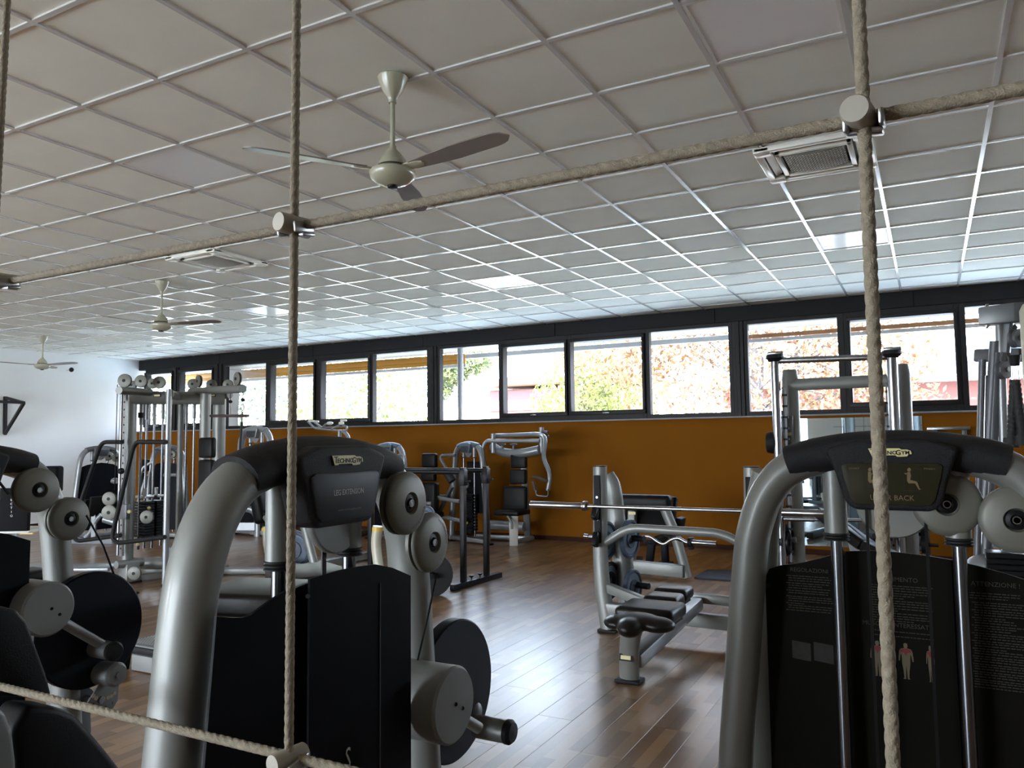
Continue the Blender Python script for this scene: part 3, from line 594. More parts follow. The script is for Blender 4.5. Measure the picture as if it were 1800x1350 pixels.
# ---- the upper back machine, seen from behind
M2, c2 = tower('upper_back_machine', 'large silver upper back machine with instruction panels, at the right edge behind the rope', (-.076, 1.9, 0), 0, pulleys=[(.101, -.02, 1.314), (.222, -.035, 1.287)], shield=False, title='UPPER BACK')
PY = 1.965
part('shield', upper_sheet([(1345, 1016), (1352, 1000), (1372, 994), (1410, 989), (1440, 982), (1478, 971)], .16, dict(y=PY), (0, .005, 0)), SHIELDO, M2, True)
part('shield', upper_sheet([(1483, 975), (1488, 969), (1530, 968), (1580, 971), (1630, 977), (1672, 984)], .16, dict(y=PY-.012), (0, .005, 0)), SHIELDO, M2, True)
part('shield', upper_sheet([(1672, 984), (1720, 995), (1770, 1009), (1830, 1028), (1870, 1050)], .16, dict(y=PY), (0, .005, 0)), SHIELDO, M2, True)
part('bolt', MB().cyl(at(1325, 1028, y=PY-.03), at(1345, 1028, y=PY-.03), .012, n=14).cyl(at(1351, 1029, y=PY-.002), at(1351, 1029, y=PY-.012), .005, n=12), BLACKM, M2, True)
for x in (-.054, .06): part('belt', MB().box((x, -.02, .80), (.006, .003, 1.02)), BLACKM, M2)
part('side_pillar', MB().tube(smooth([(-.345, .16, 0), (-.33, .16, .8), (-.315, .15, 1.2), (-.28, .12, 1.37)], 5), .045, 20, r2=.03), SILVER, M2)
lettering('panel_text', 'UPPER BACK', .0155, T(.0, -.0857, 1.329), TXTO, M2, sx=.95); lettering('panel_text', 'START', .005, T(-.070, -.0857, 1.390), TXTO, M2, sx=1.4); lettering('panel_text', 'FINISH', .005, T(.072, -.0857, 1.390), TXTO, M2, sx=1.4)
logo(0, -.0825, 1.424, c2, .86)
def person_print(ox, oz, arm, parent, y=-.0857, s=.86):
    f = MB(); P2 = lambda pts: rprism(f, [(ox+a*s, oz+b*s) for a, b in pts], (0, y, 0), XH, ZU, .0004, 0)
    P2([(-.006, .024), (-.003, .029), (.001, .029), (.003, .024), (0, .020), (-.004, .020)])
    P2([(-.006, .019), (.001, .019), (.002, .010), (.000, .000), (.012, -.003), (.015, -.006), (.019, -.020), (.023, -.022), (.017, -.023), (.010, -.008), (-.004, -.008), (-.007, -.002)])
    P2(arm); return part('panel_figure', f, TXTO, parent)
person_print(-.038, 1.367,  [(-.002, .016), (.014, .015), (.014, .012), (-.002, .012)], M2); person_print(.036, 1.367, [(-.004, .016), (-.012, .017), (-.011, .014), (-.003, .012)], M2)
fr_ = MB()
for ox in (-.033, .040):
    for (a, b, c_, d_) in ((-.018, -.026, -.018, .024), (.020, -.026, .020, .026), (-.018, -.026, .020, -.026), (-.004, .028, .020, .026)):
        fr_.bar((ox+a*.86, -.0858, 1.367+b*.86), (ox+c_*.86, -.0858, 1.367+d_*.86), .0008, .0003)
part('panel_diagram', fr_, TXTD, M2)
def shieldtext(px, py, s, size, m=TXTD, yy=PY-.002, sx=1): lettering('shield_text', s, size, Matrix.Translation(at(px, py, y=yy)) @ FRONT, m, M2, True, sx=sx)
shieldtext(1422, 1003, 'REGOLAZIONI', .013); shieldtext(1578, 1019, 'MOVIMENTO', .0135, yy=PY-.0145); shieldtext(1575, 1099, 'MUSCOLI INTERESSATI', .0135, yy=PY-.0145); shieldtext(1746, 1028, '! ATTENZIONE !', .0135)
ln = MB(); rnd = random.Random(5)
def lines(x0, x1, y0, y1, n, yy, ind=0):
    for i in range(n):
        py = y0+(y1-y0)*i/max(1, n-1); e = x1-(rnd.uniform(10, 60) if rnd.random() < .25 else rnd.uniform(0, 8))
        a, b = at(x0+(ind if i % 3 else 0), py, y=yy), at(e, py+2, y=yy); c0 = a.x
        while c0 < b.x-.002:
            wl_ = min(rnd.uniform(.004, .014), b.x-c0); ln.add([(c0, yy, a.z-.0009), (c0+wl_, yy, a.z-.0009), (c0+wl_, yy, a.z+.0009), (c0, yy, a.z+.0009)], [(0, 1, 2, 3)]); c0 += wl_+.0018
lines(1382, 1462, 1011, 1041, 8, PY-.0015, 4); lines(1382, 1466, 1047, 1071, 7, PY-.0015, 4); lines(1528, 1640, 1027, 1088, 15, PY-.0135, 4); lines(1537, 1645, 1107, 1115, 2, PY-.0135)
lines(1700, 1800, 1041, 1050, 3, PY-.0015); lines(1708, 1812, 1058, 1206, 34, PY-.0015, 5)
part('shield_print', ln, TXTD, M2, True, flat=True, kind='stuff')
BODY = [(0, .052), (.0045, .050), (.005, .043), (.003, .039), (.013, .036), (.016, .030), (.018, .014), (.018, .004), (.015, .004), (.013, .018), (.011, .024), (.010, .010), (.010, -.002), (.007, -.022), (.006, -.040), (.009, -.043), (.002, -.043), (.001, -.020), (0, -.006)]
BODY = BODY+[(-a, b) for a, b in BODY[-2:0:-1]]
for i, (px, py, sc_) in enumerate(((1543, 1160, 1), (1593, 1165, 1), (1636, 1170, .55))):
    b_ = MB(); o = at(px, py, y=PY-.0135); k_ = .82
    rprism(b_, [(a*k_*sc_, z*k_) for a, z in BODY], o, XH, ZU, .0004, 0); part('shield_figure', b_, mat('print_skin', (.11, .09, .05), .6), M2, True)
    b2 = MB(); o2 = o-Vector((0, .0008, 0)); rprism(b2, [(a*k_*sc_, z*k_) for a, z in ((-.014, .034), (-.003, .038), (.003, .038), (.014, .034), (.013, .028), (.005, .027), (0, .018), (-.005, .027), (-.013, .028))], o2, XH, ZU, .0004, 0)
    part('shield_figure_muscle', b2, REDP, M2, True)
ph = MB()
for a, b_ in (((1392, 1125), (1426, 1163)), ((1430, 1128), (1466, 1168))):
    A, B = at(*a, y=PY-.0012), at(*b_, y=PY-.0012); ph.add([A, (B.x, A.y, A.z-.004), B, (A.x, A.y, B.z+.004)], [(0, 1, 2, 3)])
part('shield_photo', ph, mat('print_photo', (.011, .010, .007), .6, var=.5, vscale=60), M2, True, flat=True)
# ================================================================== the rope net
def rope_mb(mb, a, b, r=.0055, pitch=.052, sag=0, n=32, lobes=4):
    a, b = Vector(a), Vector(b); L_ = (b-a).length; k = int(L_/(.0032 if lobes > 3 else .006)); z = (b-a)/L_; x = z.orthogonal().normalized(); y = z.cross(x); vs = []
    for i in range(k+1):
        t = i/k; c = a.lerp(b, t)-Vector((0, 0, sag*4*t*(1-t))); ph_ = 2*PI*(t*L_)/pitch
        for j in range(n):
            th = 2*PI*j/n; rr = r*(.74+.32*math.sqrt(abs(math.cos(lobes/2*(th-ph_))))); vs.append(c+(x*math.cos(th)+y*math.sin(th))*rr)
    return mb.add(vs, [(i*n+j, i*n+(j+1) % n, (i+1)*n+(j+1) % n, (i+1)*n+j) for i in range(k) for j in range(n)])
YN = .72
net = thing('rope_net', 'beige climbing rope net with round metal clamps hanging in front of the gym', 'rope net', (-.7, YN, 0), 0)
for (xa, xb) in ((-1.340, -1.420), (-.697, -.699), (-.036, -.040)):
    part('vertical_rope', rope_mb(MB(), (xb, YN, .02), (xa, YN, 3.235)), ROPEM, net, True)
for z in (1.733, 1.076):
    part('horizontal_rope', rope_mb(MB(), (-2.05, YN+.008, z-.002), (.65, YN+.008, z+.002), r=.0058), ROPEM, net, True)
for x0_ in (-1.349, -.698, -.038):
    for z in (1.733, 1.076):
        x = -1.377 if x0_ < -1 and z < 1.5 else x0_
        k = part('clamp', MB().lathe([(0, -.026), (.0115, -.026), (.0128, -.024), (.0128, .020), (0, .020)], (x-.002, YN+.004, z), (.15, 1, 0), 24), ALU, net, True)
        part('clamp_band', MB().box((x, YN+.012, z-.010), (.030, .022, .006), Euler((.2, .1, 0)), r=.002).box((x+.014, YN+.002, z-.004), (.005, .034, .014), Euler((.2, 0, 0)), r=.002).box((x-.014, YN+.002, z-.006), (.005, .034, .014), Euler((.2, 0, 0)), r=.002), STEEL, k, True)

# ================================================================== equipment farther in the room
def low(px, py, y): a = at(px, py, y=y); return Vector((a.x, a.y, 0))
def post(mb, px, py, y, r, n=14, z0=0, r2=None):
    a = at(px, py, y=y); return mb.tube([(a.x, a.y, z0), (a.x, a.y, a.z)], r, n, r2=r2)
def disc(c, r, th, axis, n=28, hole=.2):
    a = Vector(axis).normalized(); c = Vector(c)
    return MB().lathe([(r*hole, 0), (r*.45, 0), (r*.48, th*.25), (r*.82, th*.25), (r*.86, 0), (r*.97, 0), (r, th*.15), (r, th*.85), (r*.97, th), (r*.86, th), (r*.82, th*.75), (r*.48, th*.75), (r*.45, th), (r*.2, th), (r*.2, 0)], c-a*th/2, axis, n)
def wplate(name, label, c, r, th, axis, m=None, group=None, letters=True, face=1):
    t = single(name, disc(c, r, th, axis), m or BLUEPL, label, 'weight plate', group, loc=c)
    if letters:
        a = Vector(axis).normalized(); ring = MB().lathe([(r*.55, 0), (r*.78, 0)], Vector(c)+a*face*(th*.25+.0006), a, 28)
        part('printed_ring', ring, BLUEPRT, t, True)
    return t
# ---- multi station cable tower
t = thing('cable_tower', 'tall multi station cable tower with round pulleys on top, left of the machines', 'gym machine', low(290, 1030, 5.46), 0)
col = MB(); a = at(232, 690, y=5.62)
part('column', MB().tube([(a.x, a.y, 0), (a.x, a.y, a.z)], .045, 16, r2=.06), SILVER, t, True)
rail = MB(); a1 = at(215, 690, y=5.46); rail.tube([(a1.x, a1.y, .28), (a1.x, a1.y, a1.z)], .022, 12)
part('guide_rail', rail, DCHROME, t, True)
a2 = at(221, 690, y=5.44); pr = part('perforated_rail', MB().box((a2.x, a2.y, (a2.z+.28)/2), (.045, .03, a2.z-.28)), STEEL, t, True)
hl_ = MB()
for i in range(22): hl_.cyl((a2.x+.004, a2.y-.014, .36+.083*i), (a2.x+.004, a2.y-.017, .36+.083*i), .011, n=8)
part('rail_hole', hl_, BLACK, pr, True)['kind'] = 'stuff'
a = at(221, 1012, y=5.42); part('plinth', MB().box((a.x, 5.46, .11), (.15, .16, .20), r=.015), SILVER, t, True); part('plinth_foot', MB().box((a.x, 5.46, .01), (.17, .19, .02)), BLACK, t, True)
f = MB(); post(f, 297.5, 684, 5.46, .031, 18); part('pole', f, SILVERL, t, True); a = low(298, 684, 5.46); part('foot', MB().cyl(a, a+Vector((0, 0, .03)), .04), BLACK, t, True)
for px, y, r in ((318.5, 6.3, .034), (361.5, 5.9, .058), (386, 6.5, .075)):
    f = MB(); post(f, px, 692, y, r, 18); part('pole', f, SILVER, t, True)
tb = MB(); A, B = at(230, 699, y=5.6), at(394, 700, y=6.4); tb.tube([A, B], .075, 14, r2=.06); part('top_beam', tb, SILVER, t, True)
for px, y in ((277, 5.72), (374, 6.2)):
    a = at(px, 695, y=y-.02); lp = part('beam_label', MB().box((a.x, a.y, a.z), (.085, .012, .035), Euler((0, 0, .35)), r=.003), BLACK, t, True); part('logo_face', MB().box((a.x-.001, a.y-.007, a.z), (.07, .004, .02), Euler((0, 0, .35))), GOLD, lp, True)
part('top_arm', MB().tube([at(209, 686, y=5.2), at(264, 690, y=5.7)], .040, 14), SILVER, t, True)
part('top_arm', MB().tube([at(336, 689, y=6.2), at(427, 683, y=5.9)], .045, 14), SILVER, t, True)
part('top_arm', MB().tube([at(370, 697, y=6.5), at(404, 694, y=6.5)], .045, 14), SILVER, t, True)
part('cross_arm', MB().tube([at(298, 692, y=5.46), at(318, 700, y=6.3)], .045, 12), SILVER, t, True)
def fp(px, py, y, rpx, d_=None, rot=0, m=PULM):                     # far pulley, facing the viewer's side
    c = at(px, py, y=y); dep = (c-Vector((0, 0, HC))).dot(fw); r = rpx*dep/FPX
    ax = Vector((math.sin(rot), -math.cos(rot), 0))
    p = part('pulley', MB().lathe([(0, -.03), (r, -.03), (r, -.022), (r*.85, -.02), (r*.85, -.012), (r, -.01), (r, -.003), (r*.8, .002), (0, .006)], c, ax, 22), m, t, True)
    part('hub', MB().lathe([(0, .004), (r*.24, .004), (r*.24, .009), (0, .009)], c, ax, 12), BLACK, p, True)
    part('groove', MB().lathe([(r*.85, -.02), (r*1.02, -.016), (r*.85, -.012)], c, ax, 22), BLACK, p, True)
for q in ((218, 669, 5.2, 12), (247, 670, 5.3, 11), (231, 677, 5.6, 8), (267, 674, 5.9, 9), (279, 672, 5.5, 11), (338, 675, 6.2, 9), (347, 670, 5.95, 11), (371, 676, 6.2, 9), (400, 676, 6.0, 9), (415, 666, 5.8, 12)): fp(*q, rot=.45 if q[0] < 300 else -.3 if q[0] in (415, 347) else .5)
for q in ((191, 877, 5.3, 12), (191, 901, 5.3, 13), (257, 909, 5.5, 11.5), (235, 1008, 5.35, 11.5)): fp(*q, rot=.5)
rods = MB()
for px, y in ((249, 5.75), (259, 5.85), (272, 5.9), (328, 6.35), (342, 6.4), (287, 6.1)):
    a = at(px, 707, y=y); dz = .26 if px in (249, 272, 328) else .2
    part('guide_sleeve', MB().cyl(a, a-Vector((0, 0, dz)), .021, n=12), SILVERL, t, True); part('guide_rod', MB().cyl((a.x, a.y, .3), a, .013, n=12), DCHROME, t, True)
k = at(248, 730, y=5.74); part('collar', MB().cyl(k-Vector((0, 0, .03)), k+Vector((0, 0, .03)), .032, n=14), BLACK, t, True)
k = at(218, 899, y=5.38); part('carriage', MB().box(k, (.14, .05, .16), r=.008), GREYD, t, True); k = at(229, 899, y=5.33); part('carriage_knob', MB().lathe([(0, -.03), (.018, -.03), (.02, -.005), (.012, 0), (0, 0)], k, (-.4, 1, 0), 14), GOLD, t, True)
for j in range(13):
    for (px, y) in ((253, 5.8), (273, 5.95)):
        a = at(px, 940, y=y); part('weight_plate', MB().box((a.x, a.y, .46+.031*j-.01), (.19, .12, .026), r=.003, seg=1), BLACKM, t, True)
for (px, y) in ((253, 5.8), (273, 5.95)): a = at(px, 940, y=y); part('stack_top', MB().box((a.x, a.y, .885), (.18, .11, .03), r=.004).cyl((a.x, a.y, .88), (a.x, a.y, .98), .02), STEEL, t, True)
for k_ in ((242, 957), (262, 893)): a = at(*k_, y=5.68); part('pin_knob', MB().ball(a, .02, 12, 8), GOLD, t, True)
bm_ = MB(); bm_.tube([at(204, 993, y=5.3), at(250, 988, y=5.6)], .042, 16); bm_.tube([at(235, 990, y=5.7), at(330, 990, y=5.9)], .065, 16); part('base_beam', bm_, SILVER, t, True)
part('base_frame', MB().bar((-7.95, 5.9, .04), (-6.6, 6.5, .04), .10, .06, r=.01).bar((-7.6, 5.55, .04), (-7.3, 6.5, .04), .10, .06, r=.01).box((-7.35, 5.95, .28), (.5, .2, .10), r=.01), SILVER, t, True)
A = at(207, 996, y=5.3); fpz = A.z-.03
part('foot_platform', MB().bar((-8.55, 4.95, fpz), (-7.75, 5.4, fpz), .34, .035, r=.008), SILVERL, t, True); part('platform_leg', MB().bar((-8.5, 4.98, fpz/2-.01), (-8.35, 5.06, fpz/2-.01), .30, fpz-.03, r=.004), BLACK, t, True)
for pts, y in ((((215, 777), (178, 777), (143, 880), (130, 946), (138, 951), (212, 941)), 5.35), (((292, 777), (240, 777), (233, 790), (200, 930), (197, 946), (207, 955), (290, 944)), 5.2)):
    part('handle_loop', MB().tube(fillet([at(*p, y=y) for p in pts], .10, 6), .0225, 12), BLACK, t, True)
for x in (208, ): a = at(206.5, 676, y=5.2); part('cable', MB().cyl(a, (a.x, a.y, 1.0), .004, n=6), BLACKM, t, True)
k = at(213, 828, y=5.35); part('knob', MB().ball(k, .035, 12, 8), BLACK, t, True)
for (px, y0_, y1_, ty) in ((364.5, 769, 805, 5.72), (363, 808, 905, 5.74)):
    A, B = at(px, y0_, y=ty), at(px, y1_, y=ty); part('back_pad', MB().box((A+B)/2, (.21, .075, (A.z-B.z)), r=.025, seg=3), VINYL, t, True)
part('pad_bracket', MB().bar(at(364, 900, y=5.85), at(340, 985, y=5.9), .07, .05), SILVER, t, True)
for px, p0, p1 in ((405, 692, 706), (427, 688, 703)):
    a, b = at(px, p0, y=5.85), at(px, p1, y=5.85); part('cable', MB().cyl(a, b, .004, n=6), BLACKM, t, True); part('cable_ball', MB().ball(b, (.022, .022, .018), 12, 8), BLACK, t, True)
part('lat_bar', MB().tube([at(370, 731, y=5.85), at(436, 731, y=5.85)], .015, 10), mat('maroon_grip', (.05, .02, .022), .6), t, True)
part('bar_chain', MB().tube([at(405, 708, y=5.85), at(405, 730, y=5.85)], .008, 6).tube(fillet([at(424, 716, y=5.85), at(427, 708, y=5.85), at(429, 716, y=5.85), at(426, 724, y=5.85), at(424, 716, y=5.85)], .02, 3), .004, 6).tube([at(426, 724, y=5.85), at(425, 740, y=5.85), at(422, 790, y=5.85)], .009, 6), STEEL, t, True)
part('rope_handle', MB().tube([at(425, 742, y=5.85), at(421, 800, y=5.85)], .013, 8), RUBBER, t, True)
single('floor_pad', MB().box(at(222, 1043, z=.01), (.18, .16, .02), r=.006), NAVY, 'small dark foot pad on the floor in front of the cable tower', 'pad', loc=at(222, 1043, z=0))

# ---- selector machines along the walls
T1, _ = tower('row_machine', 'silver cable machine in front of the white wall, left of the tall cable tower', (at(173, 900, d=12.4).x, at(173, 900, d=12.4).y, 0), R(80), 'machines along the far walls', hi=False, s=1.0, pulleys=[(.12, -.06, 1.30), (.23, -.07, 1.27)], paint=SILVERL, cowl=GREYD)
def W1(px, py, d=11.6): return at(px, py, d=d)
part('seat_pad', MB().box(W1(158, 895), (.05, .20, .30), Euler((0, .15, 0)), r=.02).box(W1(168, 890), (.05, .2, .30), Euler((0, .15, 0)), r=.02), VINYL, T1, True)
part('arm', MB().tube(fillet([W1(178, 905), W1(168, 915), W1(160, 935), W1(150, 945)], .1, 4), .035, 10).tube([W1(183, 912), W1(203, 918)], .06, 10).bar(W1(165, 905), W1(165, 948), .06, .06), SILVERL, T1, True)
part('base_rail', MB().bar(at(125, 950, z=.04), at(205, 950, z=.04), .12, .08).bar(at(203, 950, z=.05), at(206, 930, z=.05), .1, .08), GREYD, T1, True)
part('roller', MB().ball(W1(202, 845), (.055, .055, .045), 14, 8).cyl(W1(196, 845), W1(212, 848), .03), GREYP, T1, True)
c = at(293, 900, d=12.3); T2, _ = tower('torso_machine', 'silver machine seen through the rods of the cable tower', (c.x, c.y, 0), R(10), 'machines along the far walls', hi=False, pulleys=[(.14, -.07, 1.32)], paint=SILVERL, cowl=GREYD)
part('arm', MB().tube([at(245, 838, d=12), at(252, 822, d=12), at(262, 815, d=12), at(270, 812, d=12)], .02, 8).tube([at(288, 835, d=11.8), at(310, 835, d=11.8)], .025, 8).tube([at(235, 905, d=12), at(248, 870, d=12), at(258, 835, d=12)], .03, 8), SILVERL, T2, True)
part('pad', MB().box(at(256, 818, d=12.1), (.12, .08, .2), r=.03).box(at(250, 843, d=12.2), (.12, .1, .24), r=.04), VINYL, T2, True)
c = at(448, 900, d=12.5); T3, _ = tower('shoulder_machine', 'silver arched machine in front of the orange wall, left of the rope', (c.x, c.y, 0), R(-5), 'machines along the far walls', hi=False, s=1.2, paint=SILVERL, cowl=SILVERL)
fr = MB().tube(fillet([at(396, 944, z=0)+Vector((0, 0, .0)), at(396, 944, z=0)+Vector((0, 0, .05)), at(450, 944, z=0)+Vector((0, 0, .05))], .05), .05, 10)
a, b = at(452, 943, z=0), at(400, 943, z=0)
part('seat_frame', MB().tube(fillet([a, a+Vector((0, 0, .44)), b+Vector((0, 0, .44))], .22, 8), .06, 12, r2=.045).bar(a+Vector((0, 0, .16)), b+Vector((0, 0, .16)), .06, .12), SILVERL, T3, True)
part('seat', MB().box((a+b)/2+Vector((.0, 0, .58)), ((b-a).length*.9, .35, .09), Euler((0, 0, math.atan2((a-b).y, (a-b).x))), r=.03), VINYL, T3, True)
bp_ = at(462, 870, d=11.5); part('backrest', MB().box(bp_, (.28, .12, .62), Euler((.15, .1, 0)), r=.05), VINYL, T3, True)
# ---- two seated machines on the orange wall
c = at(684, 900, d=11.7); T4, _ = tower('arm_machine', 'machine with dark blue rounded top rising behind the leg extension machine', (c.x, c.y, 0), R(-8), 'machines along the far walls', hi=False, paint=SILVERL, cowl=mat('blue_grey_cowl', (.10, .14, .18), .4))
part('arm', MB().tube(fillet([at(694, 801, y=9.3), at(710, 799, y=9.3), at(711, 830, y=9.3)], .06, 4), .02, 8).tube(fillet([at(700, 925, y=9.3), at(668, 925, y=9.3), at(655, 948, y=9.3)], .1, 4), .03, 8), SILVERL, T4, True)
t = thing('lateral_raise_machine', 'black padded seat machine between the leg extension pulleys and the pec machine', 'gym machine', low(752, 930, 9.5), 0, 'machines along the far walls')
for (x0, y0_, x1, y1_, rr, yy) in ((743, 797, 768, 822, .03, 9.5), (741, 826, 766, 846, .03, 9.48), (735, 848, 768, 902, .05, 9.45)):
    A, B = at(x0, y0_, y=yy), at(x1, y1_, y=yy); part('back_pad', MB().box((A+B)/2, (abs(B.x-A.x), .09, abs(A.z-B.z)), r=rr, seg=3), VINYL, t, True)
part('frame', MB().bar(at(768, 850, y=9.6), low(768, 900, 9.9), .06, .08).bar(at(795, 855, y=9.6), at(770, 905, y=9.7), .05, .04).tube(fillet([at(800, 800, y=9.5), at(776, 801, y=9.5), at(774, 806, y=9.5), at(786, 826, y=9.5)], .05, 4), .022, 10).bar(low(740, 930, 9.4), low(790, 930, 9.9), .08, .06), GREYD, t, True)
part('arm_pad', MB().tube([at(784, 828, y=9.45), at(795, 846, y=9.45)], .06, 12), RUBBER, t, True)
part('seat', MB().box(at(750, 905, y=9.3), (.36, .4, .09), r=.035), VINYL, t, True); part('seat_post', MB().bar(at(752, 908, y=9.4), low(752, 950, 9.4), .07, .07), SILVERL, t, True)
c = at(825, 954, z=0); T5, _ = tower('pec_machine', 'silver pec machine with wide arms and black seat against the orange wall', (c.x, c.y, 0), R(-18), None, hi=False, paint=SILVERL, pulleys=(), shield=False, cowl=mat('blue_grey_cowl', (.1, .14, .18), .4))
part('shield', MB().box((.06, .10, .80), (.42, .02, .75), r=.004), BLACKM, T5)
for i in range(12): part('weight_plate', MB().box((0, .0, .20+.044*i), (.26, .11, .036), r=.003, seg=1), BLACKM, T5)
part('selector_strip', MB().box((0, -.057, .44), (.012, .006, .46)), GOLD, T5)
for z in (.30, .74): part('pin_knob', MB().ball((.06 if z < .5 else .03, -.09, z), .02, 10, 6), YEL, T5)
part('stack_pulley', MB().lathe([(0, 0), (.05, 0), (.05, .02), (0, .02)], (0, -.06, .84), (0, 1, 0), 18), GREYP, T5)
part('foot_rest', MB().tube(fillet([Vector((-.35, -.10, .66)), Vector((-.5, -.35, .66)), Vector((-.5, -.35, .30)), Vector((-.4, -.15, .02))], .12, 5), .03, 10).tube([(-.48, -.3, .40), (.15, -.25, .34)], .028, 10).tube([(-.48, -.33, .66), (.15, -.3, .62)], .028, 10), SILVERL, T5)
YA = 9.7
def Q(px, py, y=YA): return at(px, py, y=y)
part('arm', MB().tube(fillet([Q(948, 775), Q(855, 775), Q(849, 785), Q(848, 805), Q(852, 822)], .10, 6), .027, 12), SILVERL, T5, True)
part('arm', MB().tube(fillet([Q(872, 766, 9.9), Q(950, 763, 9.7), Q(960, 770, 9.5), Q(954, 805, 9.4), Q(968, 833, 9.3), Q(963, 862, 9.3)], .12, 6), .030, 12), SILVERL, T5, True)
part('arm_crossbar', MB().tube(smooth([Q(866, 785, 9.9), Q(885, 795, 9.8), Q(915, 797, 9.7), Q(948, 791, 9.7)], 4), .065, 12), SILVERL, T5, True)
for px, p0, p1 in ((867, 762, 796), (952, 751, 796)): part('arm_hub', MB().cyl(Q(px, p0, 9.75), Q(px, p1, 9.75), .035, n=14), SILVERL, T5, True)
part('arm_hub', MB().tube([Q(952, 758, 9.7), Q(963, 760, 9.7)], .02, 8).ball(Q(963, 767, 9.7), .02, 8, 6), GREYD, T5, True)
for px in (883, 903): k = Q(px, 783, 9.75); part('knob', MB().lathe([(0, .03), (.05, .025), (.055, .01), (.02, 0), (.02, -.05), (0, -.05)], k, (0, 0, 1), 16), GREYD, T5, True)
part('rear_post', MB().bar(Q(920, 795, 10.0), Q(928, 945, 10.2), .09, .07, r=.01).tube([Q(905, 795, 10), Q(915, 797, 10)], .04), SILVERL, T5, True)
part('handle', MB().tube([Q(936, 837, 9.2), Q(962, 846, 9.25)], .022, 10).tube([Q(937, 846, 9.2), Q(941, 862, 9.2)], .022, 10), mat('brown_grip', (.06, .035, .025), .6), T5, True)
part('handle_rod', MB().tube(fillet([Q(941, 860, 9.2), Q(943, 871, 9.2), Q(963, 873, 9.25), Q(964, 860, 9.25)], .03, 4), .011, 8), CHROME, T5, True)
for (x0, y0_, x1, y1_, rr) in ((899, 799, 926, 823, .02), (897, 825, 925, 851, .02), (885, 854, 927, 900, .06)):
    A, B = Q(x0, y0_), Q(x1, y1_); part('back_pad', MB().box((A+B)/2, (abs(B.x-A.x), .08, abs(A.z-B.z)), r=rr, seg=3), VINYL, T5, True)
part('seat', MB().box(Q(900, 900, 9.55), (.40, .38, .075), r=.03, seg=3), VINYL, T5, True)
part('seat_post', MB().bar(Q(903, 905, 9.6), (Q(900, 955, 9.7).x, 9.75, 0), .12, .09, r=.01), WHITEP, T5, True)
part('seat_lever', MB().tube(smooth([Q(892, 907, 9.5), Q(899, 918, 9.5), Q(900, 930, 9.5)], 4), .02, 8), SILVER, T5, True)
part('base_rail', MB().bar((Q(830, 945, 10).x, 10.1, .05), (Q(925, 945, 10).x, 10.2, .05), .1, .07, r=.01).bar((Q(925, 945, 10).x, 10.2, .05), (Q(903, 950, 9.7).x, 9.75, .05), .08, .06, r=.01).tube([Q(860, 922, 10.1), Q(922, 926, 10.1)], .07, 12), SILVERL, T5, True)

# ---- exercise bike handlebars behind
t = thing('exercise_bike', 'white exercise bike whose handlebars rise above the orange wall top', 'exercise bike', low(585, 900, 9.5), 0)
B9 = lambda px, py: at(px, py, y=9.5)
part('handlebar', MB().tube(fillet([B9(541, 741), B9(553, 753), B9(590, 757), B9(609, 757), B9(610, 750), B9(598, 745)], .05, 4), .016, 10).tube([B9(553, 742), B9(566, 752), B9(572, 746), B9(583, 743)], .018, 10).tube([B9(582, 755), B9(598, 746)], .014, 8), SILVERL, t, True)
part('grip', MB().ball(B9(580, 744), (.06, .04, .03), 12, 8), WHITEP, t, True); part('grip', MB().ball(B9(600, 744), (.05, .04, .03), 12, 8), WHITEP, t, True); part('grip', MB().tube([B9(543, 740), B9(560, 741)], .016, 8), WHITEP, t, True); part('grip', MB().tube([B9(599, 739), B9(609, 739)], .016, 8), WHITEP, t, True)
part('mast', MB().tube([B9(597, 757), B9(597, 900)], .030, 12).tube(fillet([B9(602, 757), B9(612, 765), B9(616, 800), B9(620, 900)], .1, 4), .028, 12), SILVERL, t, True)
a = low(600, 900, 9.5); part('base', MB().box((a.x, a.y, .05), (.5, .9, .08), r=.03).box((a.x, a.y, .40), (.18, .7, .62), r=.08), GREYD, t, True); part('wheel', MB().lathe([(0, -.05), (.25, -.05), (.27, 0), (.25, .05), (0, .05)], (a.x+.02, a.y+.1, .40), (1, 0, 0), 26), BLACK, t, True)
part('saddle', MB().ball((a.x, a.y-.42, .93), (.12, .15, .05), 14, 8).cyl((a.x, a.y-.35, .4), (a.x, a.y-.42, .9), .03), VINYL, t, True)

# ---- plate loaded machine seen through the leg extension machine
t = thing('leg_press_machine', 'plate loaded machine with curved beige legs seen through the leg extension machine', 'gym machine', low(560, 960, 6.9), 0)
K6 = lambda px, py, y=6.8: at(px, py, y=y)
part('leg', MB().tube(smooth([K6(470, 925), K6(470, 955), K6(476, 980), (K6(487, 1005).x, 6.8, .02)], 4), .055, 14, r2=.05), BEIGE, t, True)
part('leg', MB().tube(smooth([K6(664, 925, 6.6), K6(661, 955, 6.6), K6(664, 985, 6.6), (K6(672, 1010, 6.6).x, 6.6, .02)], 4), .055, 14, r2=.05), BEIGE, t, True)
for px, y in ((469, 6.8), (664, 6.6)): k = at(px, 930, y=y); part('leg_collar', MB().cyl(k-Vector((0, 0, .02)), k+Vector((0, 0, .02)), .060, n=16), YEL, t, True)
part('diagonal_tube', MB().tube([K6(529, 900), K6(552, 990)], .055, 14, r2=.045).tube([K6(466, 908), K6(478, 925), K6(490, 940)], .035, 10).tube([K6(500, 985), K6(515, 1000)], .03), SILVER, t, True)
part('horn', MB().tube([K6(528, 911), K6(556, 911)], .026, 14), GREYP, t, True); part('horn_stop', MB().lathe([(.02, 0), (.045, .005), (.045, .03), (.02, .04)], K6(531, 911), (-1, 0, 0), 18), BLACK, t, True)
